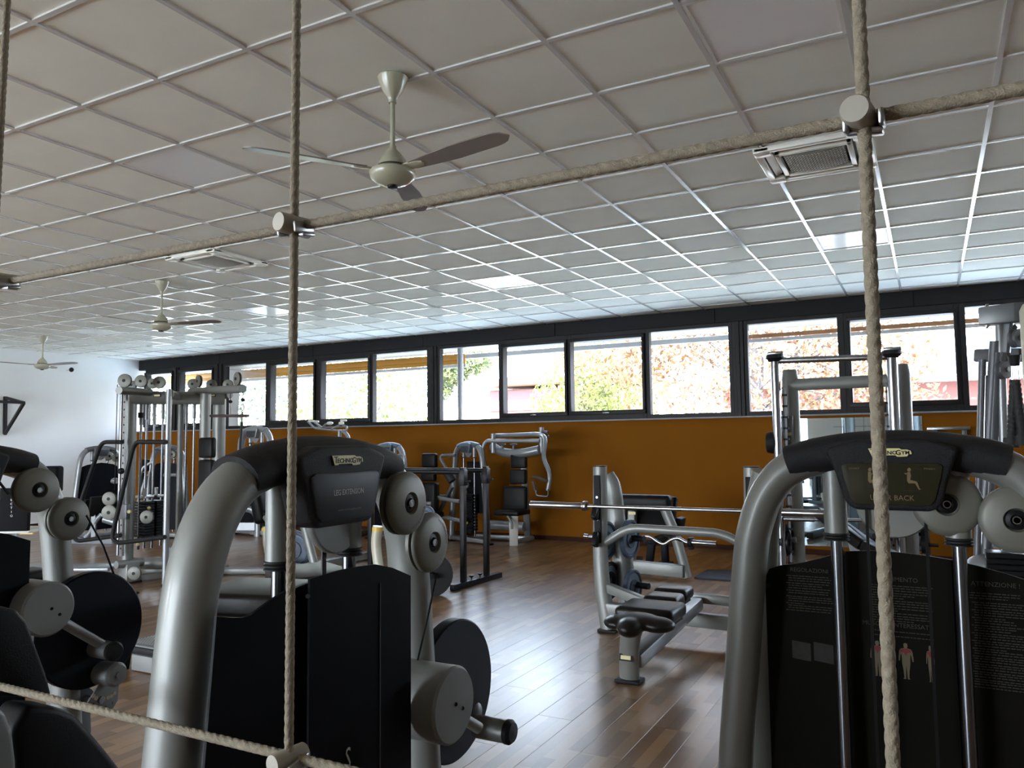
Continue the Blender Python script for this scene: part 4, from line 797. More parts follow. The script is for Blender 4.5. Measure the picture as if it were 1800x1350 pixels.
part('base_frame', MB().bar((K6(470, 1000).x, 6.8, .05), (K6(668, 1000).x, 6.6, .05), .12, .08, r=.01).bar((K6(540, 1000).x, 6.8, .05), (K6(540, 1000).x, 7.9, .05), .1, .08), SILVER, t, True)
part('backrest', MB().box(K6(462, 880, 7.0), (.16, .35, .55), Euler((0, -.25, .2)), r=.05, seg=3).box(K6(500, 905, 7.1), (.5, .4, .1), Euler((0, .1, .2)), r=.04, seg=3), VINYL, t, True)
wplate('disc_plate', 'dark disc plate behind the chrome rod of the leg extension machine', K6(514, 967, 7.1), .24, .05, (.5, -1, 0), BLUEPL, 'plates on the leg press machine')
DP = wplate('disc_plate', 'white faced round plate with black rim, right of the leg extension machine frame', at(757, 1010, d=7.4), .205, .05, (.75, -1, .0), mat('white_plate', (.55, .57, .6), .5), 'plates on the leg press machine', letters=False)
o = at(757, 1010, d=7.4); ax = Vector((.75, -1, 0)).normalized()
part('rim', MB().lathe([(.175, -.03), (.21, -.03), (.215, 0), (.21, .03), (.175, .03)], o, ax, 30), RUBBER, DP, True)
part('horn', MB().cyl(o-ax*.25, o+ax*.12, .028, n=14).bar(o-ax*.25, (o-ax*.25).xy.to_3d(), .08, .08), BLACK, t, True)
wplate('disc_plate', 'small dark blue plate above the lower pulley of the leg extension machine', at(748, 905, d=8.2), .10, .04, (.5, -1, 0), BLUEPL, 'plates on the leg press machine')
part('horn', MB().cyl(at(734, 885, d=8.2), at(757, 886, d=8.2), .022, n=12), STEEL, t, True); k = at(748, 905, d=8.35); part('plate_post', MB().bar(k, (k.x, k.y, .02), .07, .07), SILVER, t, True)

# ---- black parallel bars
A, B = at(795, 1033, z=.03), at(879, 1010, z=.03)
t = thing('parallel_bars', 'black steel parallel bars with floor rail, right of the leg extension machine', 'parallel bars', (A.x, A.y, 0), 0)
part('floor_rail', MB().bar(A, B, .06, .055, r=.004), BLACKM, t, True)
P1, P2_ = A.lerp(B, .22), A.lerp(B, .70); LX = at(652, 826, y=P1.y).x
for i, p in enumerate((P1, P2_)):
    part('post', MB().bar((p.x, p.y, .05), (p.x, p.y, 1.20), .055, .05, r=.004), BLACKM, t, True)
    part('post_clamp', MB().box((p.x, p.y, 1.10), (.075, .075, .16), r=.006).cyl((p.x+.03, p.y-.02, 1.06), (p.x+.10, p.y-.02, 1.065), .008), BLACKM, t, True)
    part('rail', MB().tube([(p.x+.02, p.y, 1.155), (LX-.02, p.y, 1.155)], .025, 14), BLACKM, t, True)
    part('post', MB().bar((LX, p.y, .05), (LX, p.y, 1.20), .055, .05, r=.004), BLACKM, t, True)
    q = A.lerp(B, .24+.46*i); part('rail_label', MB().box((q.x+.001, q.y-.032, .032), (.05, .004, .03), Euler((0, 0, math.atan2((B-A).y, (B-A).x)))), WHITEP, t, True)
for f_ in (.38, .56): q = A.lerp(B, f_); part('knob', MB().lathe([(0, .05), (.03, .045), (.02, .03), (.006, .02), (.006, 0)], (q.x, q.y, .055), (0, 0, 1), 12), BLACKM, t, True)
part('floor_rail', MB().bar((LX, A.y, .03), (LX, B.y, .03), .06, .055, r=.004), BLACKM, t, True)

# ---- olympic bench with barbell
YB = 5.69
t = thing('weight_bench', 'grey flat weight bench with uprights and four black pads on the open floor', 'weight bench', (-1.7, 5.4, 0), 0)
for s, x in ((-1, -2.285), (1, -1.13)):
    u_ = MB().tube(smooth([(x, YB, 1.256), (x-.005, YB, .9), (x-.01*1, YB, .6), (x+.01, YB-.01, .3), (x+.055, YB-.02, .02)], 5), [.055+.0005*i for i in range(21)], 20, r2=.045, side=(1, 0, 0))
    part('upright', u_, SILVER, t, True)
    part('foot', MB().box((x+.055, YB-.02, .012), (.15, .12, .024), r=.008), BLACK, t, True)
    part('upright_cap', MB().tube([(x, YB, 1.254), (x, YB, 1.262)], .057, 20, r2=.047, side=(1, 0, 0)), BLACK, t, True)
    hk = part('hook_plate', MB().box((x-.008, YB-.048, .93), (.055, .012, .52), r=.01), BLACK, t, True)
    part('hook', MB().box((x-.012, YB-.085, .90), (.045, .07, .10), Euler((-.5, 0, 0)), r=.012).box((x-.012, YB-.085, .70), (.045, .07, .11), Euler((-.5, 0, 0)), r=.012), BLACKM, hk, True)
    for z in (1.02, .85, .70): part('hook_bolt', MB().cyl((x-.008, YB-.05, z), (x-.008, YB-.058, z), .009, n=10), STEEL, hk, True)
cz = at(1110, 928, y=YB).z
part('crossbar', MB().tube(fillet([(-2.25, YB, at(1060, 953, y=YB).z), (at(1105, 928, y=YB).x, YB, cz), (at(1270, 936, y=YB).x, YB, cz-.01), (-1.17, YB, cz-.10)], .09, 6), .033, 14), SILVER, t, True)
part('crossbar', MB().bar((-2.25, YB, .33), (-1.72, YB-.2, .24), .07, .07, r=.01), SILVER, t, True)
part('crossbar', MB().bar((-2.25, YB-.02, .17), (-1.12, YB-.02, .15), .08, .10, r=.012), SILVER, t, True); part('crossbar', MB().bar((-1.7, YB+.05, .30), (-1.12, YB+.05, .29), .05, .07, r=.012), SILVER, t, True)
part('front_leg', MB().tube(smooth([(-1.665, 4.56, .015), (-1.655, 4.53, .15), (-1.62, 4.47, .30), (-1.58, 4.42, .38)], 4), .062, 18, r2=.045, side=(1, 0, 0)), SILVER, t, True)
part('foot', MB().box((-1.665, 4.56, .012), (.16, .12, .024), r=.008), BLACK, t, True)
part('spine', MB().bar((-1.63, 4.55, .13), (-1.55, 5.7, .27), .10, .09, r=.02), SILVERL, t, True)
lg = part('leg_label', MB().box((-1.656, 4.478, .165), (.080, .008, .040), Euler((-.2, 0, 0))), BLACK, t, True); part('logo_face', MB().box((-1.656, 4.473, .166), (.062, .004, .022), Euler((-.2, 0, 0))), GOLD, lg, True)
sd_ = MB().tube(smooth([(-1.66, 4.24, .40), (-1.57, 4.27, .415), (-1.50, 4.34, .41), (-1.41, 4.33, .41), (-1.35, 4.36, .40)], 5), [.03, .045, .055, .06, .065, .068, .07, .075, .08, .085, .085, .085, .082, .08, .075, .068, .062, .055, .045, .035, .02], 20, r2=None)
sd_ = MB(); sd_.ball((-1.645, 4.33, .405), (.085, .10, .042)); sd_.ball((-1.42, 4.36, .405), (.11, .09, .045)); sd_.ball((-1.55, 4.27, .395), (.075, .10, .055)); sd_.ball((-1.535, 4.37, .415), (.15, .11, .045), 20, 12)
sm_ = part('saddle_pad', sd_, VINYLG, t, True)
md = sm_.modifiers.new('remesh', 'REMESH'); md.mode = 'VOXEL'; md.voxel_size = .009; md2 = sm_.modifiers.new('smooth', 'SMOOTH'); md2.iterations = 14; md2.factor = .6; md.use_smooth_shade = True
for (x, y, wd, ln_, nm) in ((-1.565, 4.69, .37, .32, 'seat_pad'), (-1.585, 5.02, .235, .21, 'seat_pad'), (-1.605, 5.31, .235, .22, 'seat_pad')):
    part(nm, MB().box((x, y, .405), (wd, ln_, .088), r=.034, seg=4), VINYLG, t, True); part('pad_board', MB().box((x, y, .355), (wd-.05, ln_-.05, .02)), BLACK, t, True)
rt_ = MB().tube(smooth([at(1064, 838, y=6.15), at(1075, 860, y=6.15), at(1083, 920, y=6.15), at(1095, 990, y=6.1), (at(1108, 1060, y=6.1).x, 6.1, .02)], 5), .085, 18, r2=.055, side=(1, 0, 0))
part('storage_post', rt_, SILVER, t, True); part('storage_post', MB().bar((-1.1, 6.15, .02), (-1.1, 6.15, .62), .12, .07, r=.02), SILVER, t, True)
part('base_rail', MB().bar((-2.24, 5.72, .06), (-2.06, 6.15, .06), .08, .07).bar((-1.08, 5.7, .05), (-1.1, 6.15, .05), .08, .07), SILVER, t, True)
for (px, py, y) in ((1122, 947, 6.0), (1130, 1030, 5.95)):
    a = at(px, py, y=y); part('horn', MB().cyl(a-Vector((.16, -.05, 0)), a+Vector((.05, 0, 0)), .026, n=14), BLACK, t, True)
for (px, py, y, r, lab) in ((1066, 950, 5.95, .155, 'blue grey plate on the upper left horn, just right of the bench upright'), (1107, 947, 5.98, .155, 'blue grey plate on the upper horn under the bench crossbar'), (1072, 1020, 5.95, .15, 'dark plate with cut out handle low beside the bench upright'), (1112, 1033, 5.93, .145, 'lettered plate on the lower horn beside the bench pads')):
    wplate('bench_plate', lab, at(px, py, y=y), r, .035, (1, -.12, 0), BLUEPL if px != 1072 else BLACKM, 'plates stored on the bench')
bb = thing('barbell', 'long chrome barbell resting on the bench hooks', 'barbell', (-1.75, YB, .955), 0)
ZB = .952; yb = YB-.082
part('bar', MB().cyl((-2.42, yb, ZB), (-1.07, yb, ZB), .0145, n=16), STEEL, bb, True); part('knurling', MB().cyl((-1.88, yb, ZB), (-1.62, yb, ZB), .0165, n=16), CHROME, bb, True)
for s, x0, x1 in ((-1, -2.40, -2.86), (1, -1.09, -.63)):
    sl = part('sleeve', MB().lathe([(0, 0), (.024, 0), (.0255, .003), (.0255, abs(x1-x0)-.004), (.02, abs(x1-x0)), (0, abs(x1-x0))], (x0, yb, ZB), (s, 0, 0), 22), CHROME, bb, True)
    part('collar', MB().lathe([(.015, -.035), (.036, -.035), (.039, -.03), (.039, -.012), (.036, -.008), (.036, 0), (.015, 0)], (x0, yb, ZB), (s, 0, 0), 22), STEEL, bb, True)

# ---- preacher bench with curl bar
YP = 8.1
t = thing('preacher_bench', 'grey preacher curl bench with a thick black arm pad behind the weight bench', 'curl bench', low(1150, 1010, YP), 0)
p = lambda px, py, y=YP: at(px, py, y=y)
A, B = p(1087, 877), p(1181, 880)
part('arm_pad', MB().box(((A+B)/2)+Vector((0, 0, -.02)), ((B-A).length, .16, .15), r=.05, seg=4).box((A+B)/2+Vector((.01, .14, -.17)), ((B-A).length*.97, .07, .42), Euler((-.45, 0, 0)), r=.03, seg=3), VINYL, t, True)
part('side_leg', MB().tube(smooth([p(1168, 893), p(1185, 935), p(1197, 975), (p(1208, 1018).x, YP, .02)], 5), .055, 16, r2=.045), SILVER, t, True)
part('side_leg', MB().bar(p(1112, 897), (p(1110, 1000).x, YP, .05), .10, .08, r=.01), SILVER, t, True)
q = p(1111, 902, YP-.06); part('leg_label', MB().box(q, (.08, .01, .03)), GOLD, t, True)
part('base_rail', MB().bar((p(1108, 1010).x, YP-.05, .11), (p(1205, 1015).x, YP-.05, .09), .09, .13, r=.01), SILVER, t, True)
part('knob', MB().ball(p(1179, 943, YP-.1), .028, 12, 8), YEL, t, True)
part('rear_pad', MB().box(p(1195, 922, YP+.2), (.07, .2, .16), Euler((0, .2, 0)), r=.02), VINYL, t, True)
part('bar_rest', MB().tube([p(1170, 940, YP-.2), p(1215, 955, YP-.5)], .02, 8).box(p(1215, 955, YP-.5), (.05, .06, .12), r=.01).tube([p(1150, 950, YP-.1), p(1185, 935, YP)], .035, 8), BLACK, t, True)
y = 7.55; cb = thing('curl_bar', 'bent chrome curl bar lying across the preacher bench', 'curl bar', p(1140, 950, y), 0)
part('bar', MB().tube(fillet([p(1032, 943, y), p(1118, 950, y), p(1127, 943, y), p(1142, 942, y), p(1158, 954, y), p(1168, 957, y), p(1180, 948, y), p(1193, 945, y), p(1205, 953, y), p(1212, 954, y)], .05, 4), .015, 12), CHROME, cb, True)
part('sleeve', MB().cyl(p(1214, 953, y), p(1259, 956, y), .024, n=16), CHROME, cb, True); part('sleeve', MB().cyl(p(1027, 942, y), p(1034, 943, y), .024, n=16), CHROME, cb, True)
part('collar', MB().cyl(p(1210, 953, y), p(1216, 953.5, y), .045, n=18), BLACK, cb, True)
t = thing('low_stand', 'small black floor stand under the curl bar', 'stand', low(1150, 990, 8.6), 0)
ys = 8.5
part('leg', MB().bar(at(1146, 955, y=ys), (at(1140, 990, y=ys).x, ys, .02), .07, .08, r=.01), NAVY, t, True); part('leg', MB().bar(at(1168, 950, y=ys+.5), (at(1170, 985, y=ys+.5).x, ys+.5, .02), .07, .08, r=.01), NAVY, t, True)
part('beam', MB().bar(at(1143, 953, y=ys), at(1170, 950, y=ys+.5), .10, .06, r=.01), NAVY, t, True); part('foot', MB().box((at(1141, 992, y=ys).x, ys, .015), (.16, .12, .03), r=.008).box((at(1170, 985, y=ys+.5).x, ys+.5, .015), (.16, .12, .03), r=.008), BLACK, t, True)
def mat_(pxs, lab, z=.02):
    P_ = [at(*q, z=z) for q in pxs]; o = sum(P_, Vector())/len(P_); mb = MB(); rprism(mb, [((v-o).x, (v-o).y) for v in P_], (o.x, o.y, .001), (1, 0, 0), (0, 1, 0), z, .004)
    single('floor_mat', mb, mat('mat_rubber', (.018, .019, .027), .7), lab, 'exercise mat', loc=(o.x, o.y, 0))
mat_([(1220, 1014), (1243, 1001), (1330, 1002), (1325, 1022)], 'dark rubber mat on the floor right of the weight bench')
mat_([(1085, 985), (1100, 977), (1130, 978), (1128, 992)], 'dark rubber mat partly hidden behind the weight bench')

# ---- smith machine
YS = 7.3
t = thing('smith_machine', 'tall smith machine with chrome guide rails in front of the windows', 'gym machine', (-.72, YS, 0), 0)
s_ = lambda px, py, y=YS: at(px, py, y=y)
for (cx, sx_, lab) in ((1362, 1, 'l'), (1567, 1, 'r')):
    a = s_(cx, 632 if cx == 1362 else 625); part('guide_rail', MB().cyl((a.x, YS, .05), (a.x, YS, a.z), .040 if cx == 1362 else .045, n=20), CHROME, t, True)
    part('rail_cap', MB().lathe([(0, .035), (.075, .03), (.08, .0), (.05, -.03), (0, -.03)], (a.x, YS, a.z+.01), (0, 0, 1), 20), BLACK, t, True); part('cap_top', MB().box((a.x+.01, YS, a.z+.055), (.14, .08, .03), r=.01), STEEL, t, True)
    tr = s_(cx+(15 if cx == 1362 else -8), 660, YS+.06); n_ = 17
    ta = part('tooth_rail', MB().box((tr.x, tr.y, 1.05), (.03, .02, 1.75)), GREYD, t, True)
    tm = MB()
    for i in range(n_): tm.box((tr.x+.008, tr.y-.015, .25+.1*i), (.05, .03, .018))
    part('tooth', tm, BLACK, ta, True)['kind'] = 'stuff'
    b = s_(1388 if cx == 1362 else 1583, 650 if cx == 1362 else 640, YS+.22); part('upright', MB().tube([(b.x, b.y, .02), (b.x, b.y, b.z-.09), (b.x, b.y, b.z)], [.075, .075, .06], 18, r2=.05, side=(1, 0, 0)), SILVER if cx == 1362 else SILVERL, t, True)
part('top_bar', MB().cyl(s_(1365, 634), s_(1563, 627), .028, n=16), STEEL, t, True)
part('crossbar', MB().tube([s_(1385, 677, YS+.2), s_(1578, 668, YS+.2)], .055, 16, r2=.03), SILVER, t, True)
q = s_(1384, 750, YS+.13); lb = part('label_plate', MB().box(q, (.10, .01, .20), r=.01), GREYD, t, True)
for i in range(4): part('label_dot', MB().cyl(q+Vector((-.01, -.006, .07-.035*i)), q+Vector((-.01, -.010, .07-.035*i)), .010, n=8), WHITEP, lb, True)
q = s_(1384, 763, YS+.125); part('logo_face', MB().box(q, (.07, .008, .03)), GOLD, lb, True)
part('base_rail', MB().bar(s_(1352, 940).xy.to_3d()+Vector((0, 0, .05)), s_(1352, 940, 8.9).xy.to_3d()+Vector((0, 0, .05)), .10, .09, r=.01).bar((-.15, YS-.3, .05), (-.15, YS+1.4, .05), .10, .09, r=.01).bar((-1.35, YS+1.3, .05), (-.15, YS+1.3, .05), .10, .09, r=.01), SILVERL, t, True)
part('smith_bar', MB().cyl(s_(1378, 912, YS-.1), s_(1625, 917, YS-.1), .016, n=14).cyl(s_(1378, 912, YS-.1), s_(1432, 913, YS-.1), .022, n=14), STEEL, t, True)
for (px, py) in ((1363, 778), (1367, 908)): part('bumper', MB().lathe([(0, -.04), (.09, -.04), (.10, 0), (.09, .04), (0, .04)], s_(px-6, py, YS+.05), (1, 0, 0), 18), BLACK, t, True)
for (px, py, r, lab) in ((1371, 945, .16, 'outer black plate stored low on the smith machine'), (1380, 950, .145, 'middle black plate stored low on the smith machine'), (1388, 953, .12, 'inner small black plate stored low on the smith machine')):
    wplate('smith_plate', lab, s_(px, py, YS+.1), r, .03, (1, -.1, 0), BLACKM, 'plates stored on the smith machine', letters=False)
part('horn', MB().cyl(s_(1360, 948, YS+.1), s_(1400, 949, YS+.1), .025, n=14), GREYD, t, True)
t = thing('incline_bench', 'black incline bench standing inside the smith machine', 'weight bench', low(1490, 960, 7.0), 0)
part('back_pad', MB().bar(s_(1450, 905, 7.3), s_(1530, 965, 6.9), .10, .26, up=(0, 1, 0), r=.03), VINYL, t, True); part('seat', MB().bar(s_(1525, 960, 6.9), s_(1575, 985, 6.8), .10, .28, up=(0, 1, 0), r=.03), VINYL, t, True)
q = s_(1500, 950, 7.0); part('frame', MB().bar(q, (q.x+.1, 7.0, .05), .08, .08).bar((q.x-.4, 7.0, .04), (q.x+.6, 7.0, .04), .08, .07), SILVERL, t, True)
# ---- mirror on the orange wall and the shelf bracket
A, B = at(1403, 738, y=10.48), at(1632, 958, y=10.48)
mb = single('wall_mirror', MB().box(((A.x+B.x)/2, 10.488, (1.72+.10)/2), (B.x-A.x, .012, 1.60)), mat('mirror_glass', (.42, .52, .58), .015, 1, var=.01), 'large frameless mirror leaning on the orange wall behind the smith machine', 'mirror', loc=((A.x+B.x)/2, 10.488, .1), flat=True)
q = at(1667, 753, y=10.35)
t = thing('wall_shelf', 'small metal shelf bracket on the orange wall, right of the smith machine', 'shelf', (q.x, 10.49, q.z), 0)
part('plate', MB().box((q.x, 10.40, q.z), (.44, .18, .035), r=.004), STEEL, t, True)
for dx in (-.14, .16): part('bracket', MB().box((q.x+dx, 10.42, q.z-.06), (.05, .12, .09), r=.006), GREYD, t, True)
# ---- dumbbell rack low at the mirror
t = thing('plate_rack', 'dark rack with hanging weights low on the orange wall, right of the mirror', 'weight rack', low(1630, 960, 10.0), 0)
q = at(1628, 950, y=10.0)
part('post', MB().box((q.x, 10.0, .35), (.08, .10, .7), r=.01), GREYD, t, True); part('foot', MB().box((q.x, 10.0, .02), (.3, .4, .04), r=.01), BLACK, t, True)
for dz in (.25, .45, .62): part('peg', MB().cyl((q.x-.12, 9.95, dz), (q.x+.12, 9.95, dz), .02).lathe([(0, -.03), (.10, -.03), (.10, .03), (0, .03)], (q.x-.02, 9.95, dz), (1, 0, 0), 16), BLACK, t, True)

# ---- cable station at the right edge
YC = 4.45
c_ = lambda px, py, y=YC: at(px, py, y=y)
t = thing('cable_crossover', 'cable station with black braided rope at the right edge behind the upper back machine', 'gym machine', low(1760, 1000, YC), 0)
a = c_(1802, 535, YC-.3); part('main_column', MB().tube([(a.x+.05, a.y, .02), (a.x+.05, a.y, a.z-.03), (a.x+.05, a.y, a.z)], [.075, .075, .06], 22), BEIGE, t, True)
part('top_beam', MB().bar(c_(1735, 556, YC+.1), c_(1800, 548, YC-.2), .09, .09, r=.008), GREYD, t, True); q = c_(1735, 556, YC+.1); part('end_plate', MB().box(q, (.012, .12, .11)), STEEL, t, True)
part('lower_beam', MB().bar(c_(1719, 625, YC+.5), c_(1800, 624, YC+.3), .07, .07, r=.01), GREYD, t, True)
for (p0, p1, r, m_) in (((1757, 555), (1768, 905), .022, SILVERL), ((1752, 620), (1737, 905), .026, GREYD), ((1761, 640), (1763, 905), .016, CHROME), ((1727, 632), (1720, 905), .018, GREYD), ((1733, 660), (1728, 905), .012, CHROME)):
    A, B = c_(*p0, YC+.3), c_(*p1, YC+.3); d = B-A; B = A+d*(A.z/(A.z-B.z)); part('post', MB().tube([A, B], r, 14), m_, t, True)
part('brace', MB().tube([c_(1749, 600, YC+.3), c_(1738, 790, YC+.3), c_(1730, 905, YC+.3)], .026, 12).tube([c_(1775, 560, YC), c_(1768, 620, YC)], .02, 8).tube([c_(1780, 575, YC), c_(1765, 630, YC+.2)], .022, 8), GREYD, t, True)
for (px, py, rp2, yy) in ((1787, 595, 13, YC-.05), (1764, 650, 13, YC+.25)):
    c0 = c_(px, py, yy); dep = (c0-Vector((0, 0, HC))).dot(fw); r = rp2*1.25*dep/FPX; pp = part('pulley', MB().lathe([(0, -.02), (r, -.018), (r, -.008), (r*.85, 0), (r, .008), (r, .018), (0, .02)], c0, (.8, -.6, 0), 24), GREYD, t, True); part('hub', MB().lathe([(0, .02), (.012, .02), (.012, .028), (0, .028)], c0, (.8, -.6, 0), 12), STEEL, pp, True)
k = c_(1783, 632, YC-.1); part('cable_ball', MB().cyl(k+Vector((0, 0, .02)), k-Vector((0, 0, .03)), .028, .02, 14), BLACK, t, True); part('carabiner', MB().tube(fillet([k-Vector((.012, 0, .03)), k-Vector((.014, 0, .11)), k-Vector((-.014, 0, .11)), k-Vector((-.012, 0, .03))], .01, 3), .004, 8), CHROME, t, True)
rp3 = MB(); rope_mb(rp3, c_(1783, 668, YC-.1), c_(1778, 775, YC-.1), .020, .07, n=12, lobes=3); rope_mb(rp3, c_(1785, 668, YC-.12), c_(1797, 770, YC-.12), .020, .07, n=12, lobes=3)
part('triceps_rope', rp3, RUBBER, t, True); part('rope_stop', MB().cyl(c_(1778, 770, YC-.1), c_(1777, 786, YC-.1), .034, n=14).cyl(c_(1797, 766, YC-.12), c_(1798, 783, YC-.12), .034, n=14), RUBBER, t, True)
for j in range(10):
    q = c_(1782, 975, YC+.1); part('weight_plate', MB().box((q.x, q.y, q.z-.028*j), (.24, .14, .024), r=.003, seg=1), BLACKM, t, True)
q = c_(1760, 966, YC+.1); part('stack_top', MB().box((q.x+.03, q.y, q.z+.02), (.13, .12, .02)), SILVERL, t, True)
q = c_(1750, 985, YC+.6); part('base', MB().box((q.x+.1, q.y, .06), (.7, .9, .10), r=.01), SILVERL, t, True); part('base_dome', MB().ball((c_(1742, 985, YC+.3).x, YC+.3, c_(1742, 985, YC+.3).z-.04), (.12, .1, .08)).cyl((c_(1742, 985, YC+.3).x, YC+.3, .05), (c_(1742, 985, YC+.3).x, YC+.3, .85), .04), SILVERL, t, True)

# ================================================================== ceiling fans, vents, small things
def fan(c, a0, label):
    t = thing('ceiling_fan', label, 'ceiling fan', c, 0, 'three blade ceiling fans')
    part('canopy', MB().lathe([(.070, 0), (.074, -.006), (.071, -.016), (.064, -.035), (.046, -.075), (.025, -.105), (.019, -.118), (.019, -.13), (0, -.13)], (0, 0, -.002), (0, 0, 1), 32), FANC, t)
    part('downrod', MB().cyl((0, 0, -.12), (0, 0, -.365), .012, n=16), FANC, t)
    mo = part('motor', MB().lathe([(.016, -.345), (.019, -.36), (.042, -.385), (.062, -.413), (.070, -.437), (.070, -.443), (.065, -.445), (.065, -.450), (.08, -.455), (.110, -.472), (.113, -.483), (.103, -.508), (.07, -.53), (.03, -.54), (0, -.541)], (0, 0, 0), (0, 0, 1), 36), FANC, t)
    part('motor_gap', MB().lathe([(.0665, -.4435), (.0675, -.447), (.0665, -.4505)], (0, 0, 0), (0, 0, 1), 30), BLACK, mo); part('switch_cap', MB().lathe([(.026, -.538), (.024, -.55), (.012, -.553), (0, -.553)], (0, 0, 0), (0, 0, 1), 18), BLACKM, mo)
    for k in range(3):
        A = Matrix.Rotation(R(a0+120*k), 4, 'Z') @ Matrix.Translation((0, 0, -.462)) @ Matrix.Rotation(R(-13), 4, 'X')
        b = MB(); top = []; bot = []; n = 22
        for i in range(n+1):
            s = i/n; x = .13+.555*s; wv = (.034+.022*min(1, s*2.2)-.008*s)*math.sqrt(max(.02, 1-max(0, (s-.80)/.20)**2.4)); cyv = .012*s
            z = -.006*math.cos(PI*s); top.append((x, cyv+wv, z)); bot.append((x, cyv-wv, z-.004))
        b.sheet([A @ Vector(p) for p in top], [A @ Vector(p) for p in bot], A.to_3x3() @ Vector((0, 0, .006)))
        bl = part('blade', b, FANB, t)
        bk = MB(); rprism(bk, [(.05, -.022), (.11, -.028), (.17, -.026), (.20, -.012), (.205, .006), (.19, .022), (.15, .028), (.10, .024), (.05, .016)], (0, 0, -.012), (1, 0, 0), (0, 1, 0), .010, .003); bk.v = [A @ v for v in bk.v]
        part('blade_bracket', bk, FANC, bl)
    return t
fan(Vector((-2.217, 2.937, ZC)), 352, 'nearest ceiling fan, large, with cream motor and three brown grey blades')
fan(Vector((-7.216, 5.482, ZC)), 20, 'second ceiling fan, smaller, above the tall cable tower')
fan(Vector((-12.365, 7.251, ZC)), 12, 'farthest ceiling fan, in front of the white wall')
def vent(u, v, label, s=.66, du=0, dv=0):
    c = Vector((GX+.6*u+.3+du, GY+.6*v+.3+dv, ZC)); t = thing('air_conditioner', label, 'ceiling air conditioner', c, 0, 'ceiling cassette air conditioners')
    f = MB(); h = s/2
    for q in range(4):
        Mq = Matrix.Rotation(PI/2*q, 4, 'Z'); g = MB().box((0, h-.022, -.016), (s-.01, .044, .032), r=.008)
        g.box((h-.05, h-.05, -.018), (.10, .10, .036), r=.010); g.box((0, h-.125, -.016), (s-.22, .03, .03), r=.004); f.add([Mq @ w_ for w_ in g.v], g.f)
    part('frame', f, mat('cassette_white', (.90, .88, .80), .35, coat=.3), t); part('recess', MB().box((0, 0, .01), (s-.04, s-.04, .02)), BLACK, t)
    for q in range(4):
        Mq = Matrix.Rotation(PI/2*q, 4, 'Z'); g = MB(); n = 6
        g.sheet([Mq @ Vector((-.20+.4*i/n, h-.055, -.022)) for i in range(n+1)], [Mq @ Vector((-.20+.4*i/n, h-.095, -.004)) for i in range(n+1)], (0, 0, .003)); part('flap', g, MATS['cassette_white'], t)
    gr = MB(); k = h-.155; gr.sheet([(-k+2*k*i/10, k, -.020-.012*math.sin(PI*i/10)) for i in range(11)], [(-k+2*k*i/10, -k, -.020-.012*math.sin(PI*i/10)) for i in range(11)], (0, 0, .004))
    gp = part('grille', gr, mat('grille_dark', (.30, .28, .24), .6), t)
    hm = MB(); N2 = 20
    for i in range(N2):
        for j in range(N2):
            x = -k+.008+(2*k-.016)*i/(N2-1)+(.5 if j % 2 else 0)*(2*k/N2)*.6; y = -k+.008+(2*k-.016)*j/(N2-1); z = -.0290-.012*math.sin(PI*min(1, max(0, (x+k)/(2*k))))
            hm.add([(x-.0072, y, z), (x, y-.006, z-.006), (x+.0072, y, z), (x, y+.006, z-.001)], [(0, 1, 2, 3)])
    part('grille_mesh', hm, MATS['cassette_white'], gp, flat=True)['kind'] = 'stuff'
vent(7, 4, 'square ceiling air conditioner at the right, behind the rope knot', du=-.02, dv=.0)
vent(-2, 4, 'square ceiling air conditioner farther left, above the horizontal rope')
# step platform
t = thing('step_platform', 'black and grey aerobic step on the floor between the two leg machines', 'aerobic step', (-4.3, 3.6, 0), 0)
A = at(222, 1132, z=.15); dv_ = (at(290, 1150, z=.15)-A); 
o = at(219, 1130, z=.17); ux = Vector((.93, .37, 0)).normalized(); ux = (at(300, 1142, z=.16)-at(215, 1128, z=.16)); ux.z = 0; ux.normalize(); uy = Vector((-ux.y, ux.x, 0))
part('deck', MB().box(o+ux*.50+uy*.18-Vector((0, 0, .012)), (1.0, .38, .035), Matrix((ux, uy, ZU)).transposed(), r=.012), mat('step_grey', (.10, .105, .105), .5), t, True)
part('deck_edge', MB().bar(o-Vector((0, 0, .03)), o+ux*1.0-Vector((0, 0, .03)), .05, .045, r=.012).bar(o+uy*.36-Vector((0, 0, .03)), o+ux*1.0+uy*.36-Vector((0, 0, .03)), .05, .045, r=.012), BLACK, t, True)
dm = MB()
for i in range(44):
    for j in range(13):
        q = o+ux*(.03+.022*i)+uy*(.03+.025*j)+Vector((0, 0, .0055)); dm.add([q-ux*.007, q-uy*.008, q+ux*.007, q+uy*.008, q+Vector((0, 0, .004))], [(0, 1, 4), (1, 2, 4), (2, 3, 4), (3, 0, 4)])
part('deck_studs', dm, mat('step_stud', (.42, .42, .38), .5), t, True, flat=True)['kind'] = 'stuff'
for e in (.02, .98):
    for w_ in (0, .36): part('leg', MB().bar(o+ux*e+uy*w_-Vector((0, 0, .03)), (o+ux*(e+(.5-e)*-.06)+uy*w_).xy.to_3d(), .05, .06, r=.006), BLACK, t, True)
for e in (.17, .83): part('riser', MB().box((o+ux*e+uy*.17).xy.to_3d()+Vector((0, 0, .055)), (.20, .34, .10), Matrix((ux, uy, ZU)).transposed(), r=.006), mat('riser_grey', (.20, .20, .19), .6), t, True)
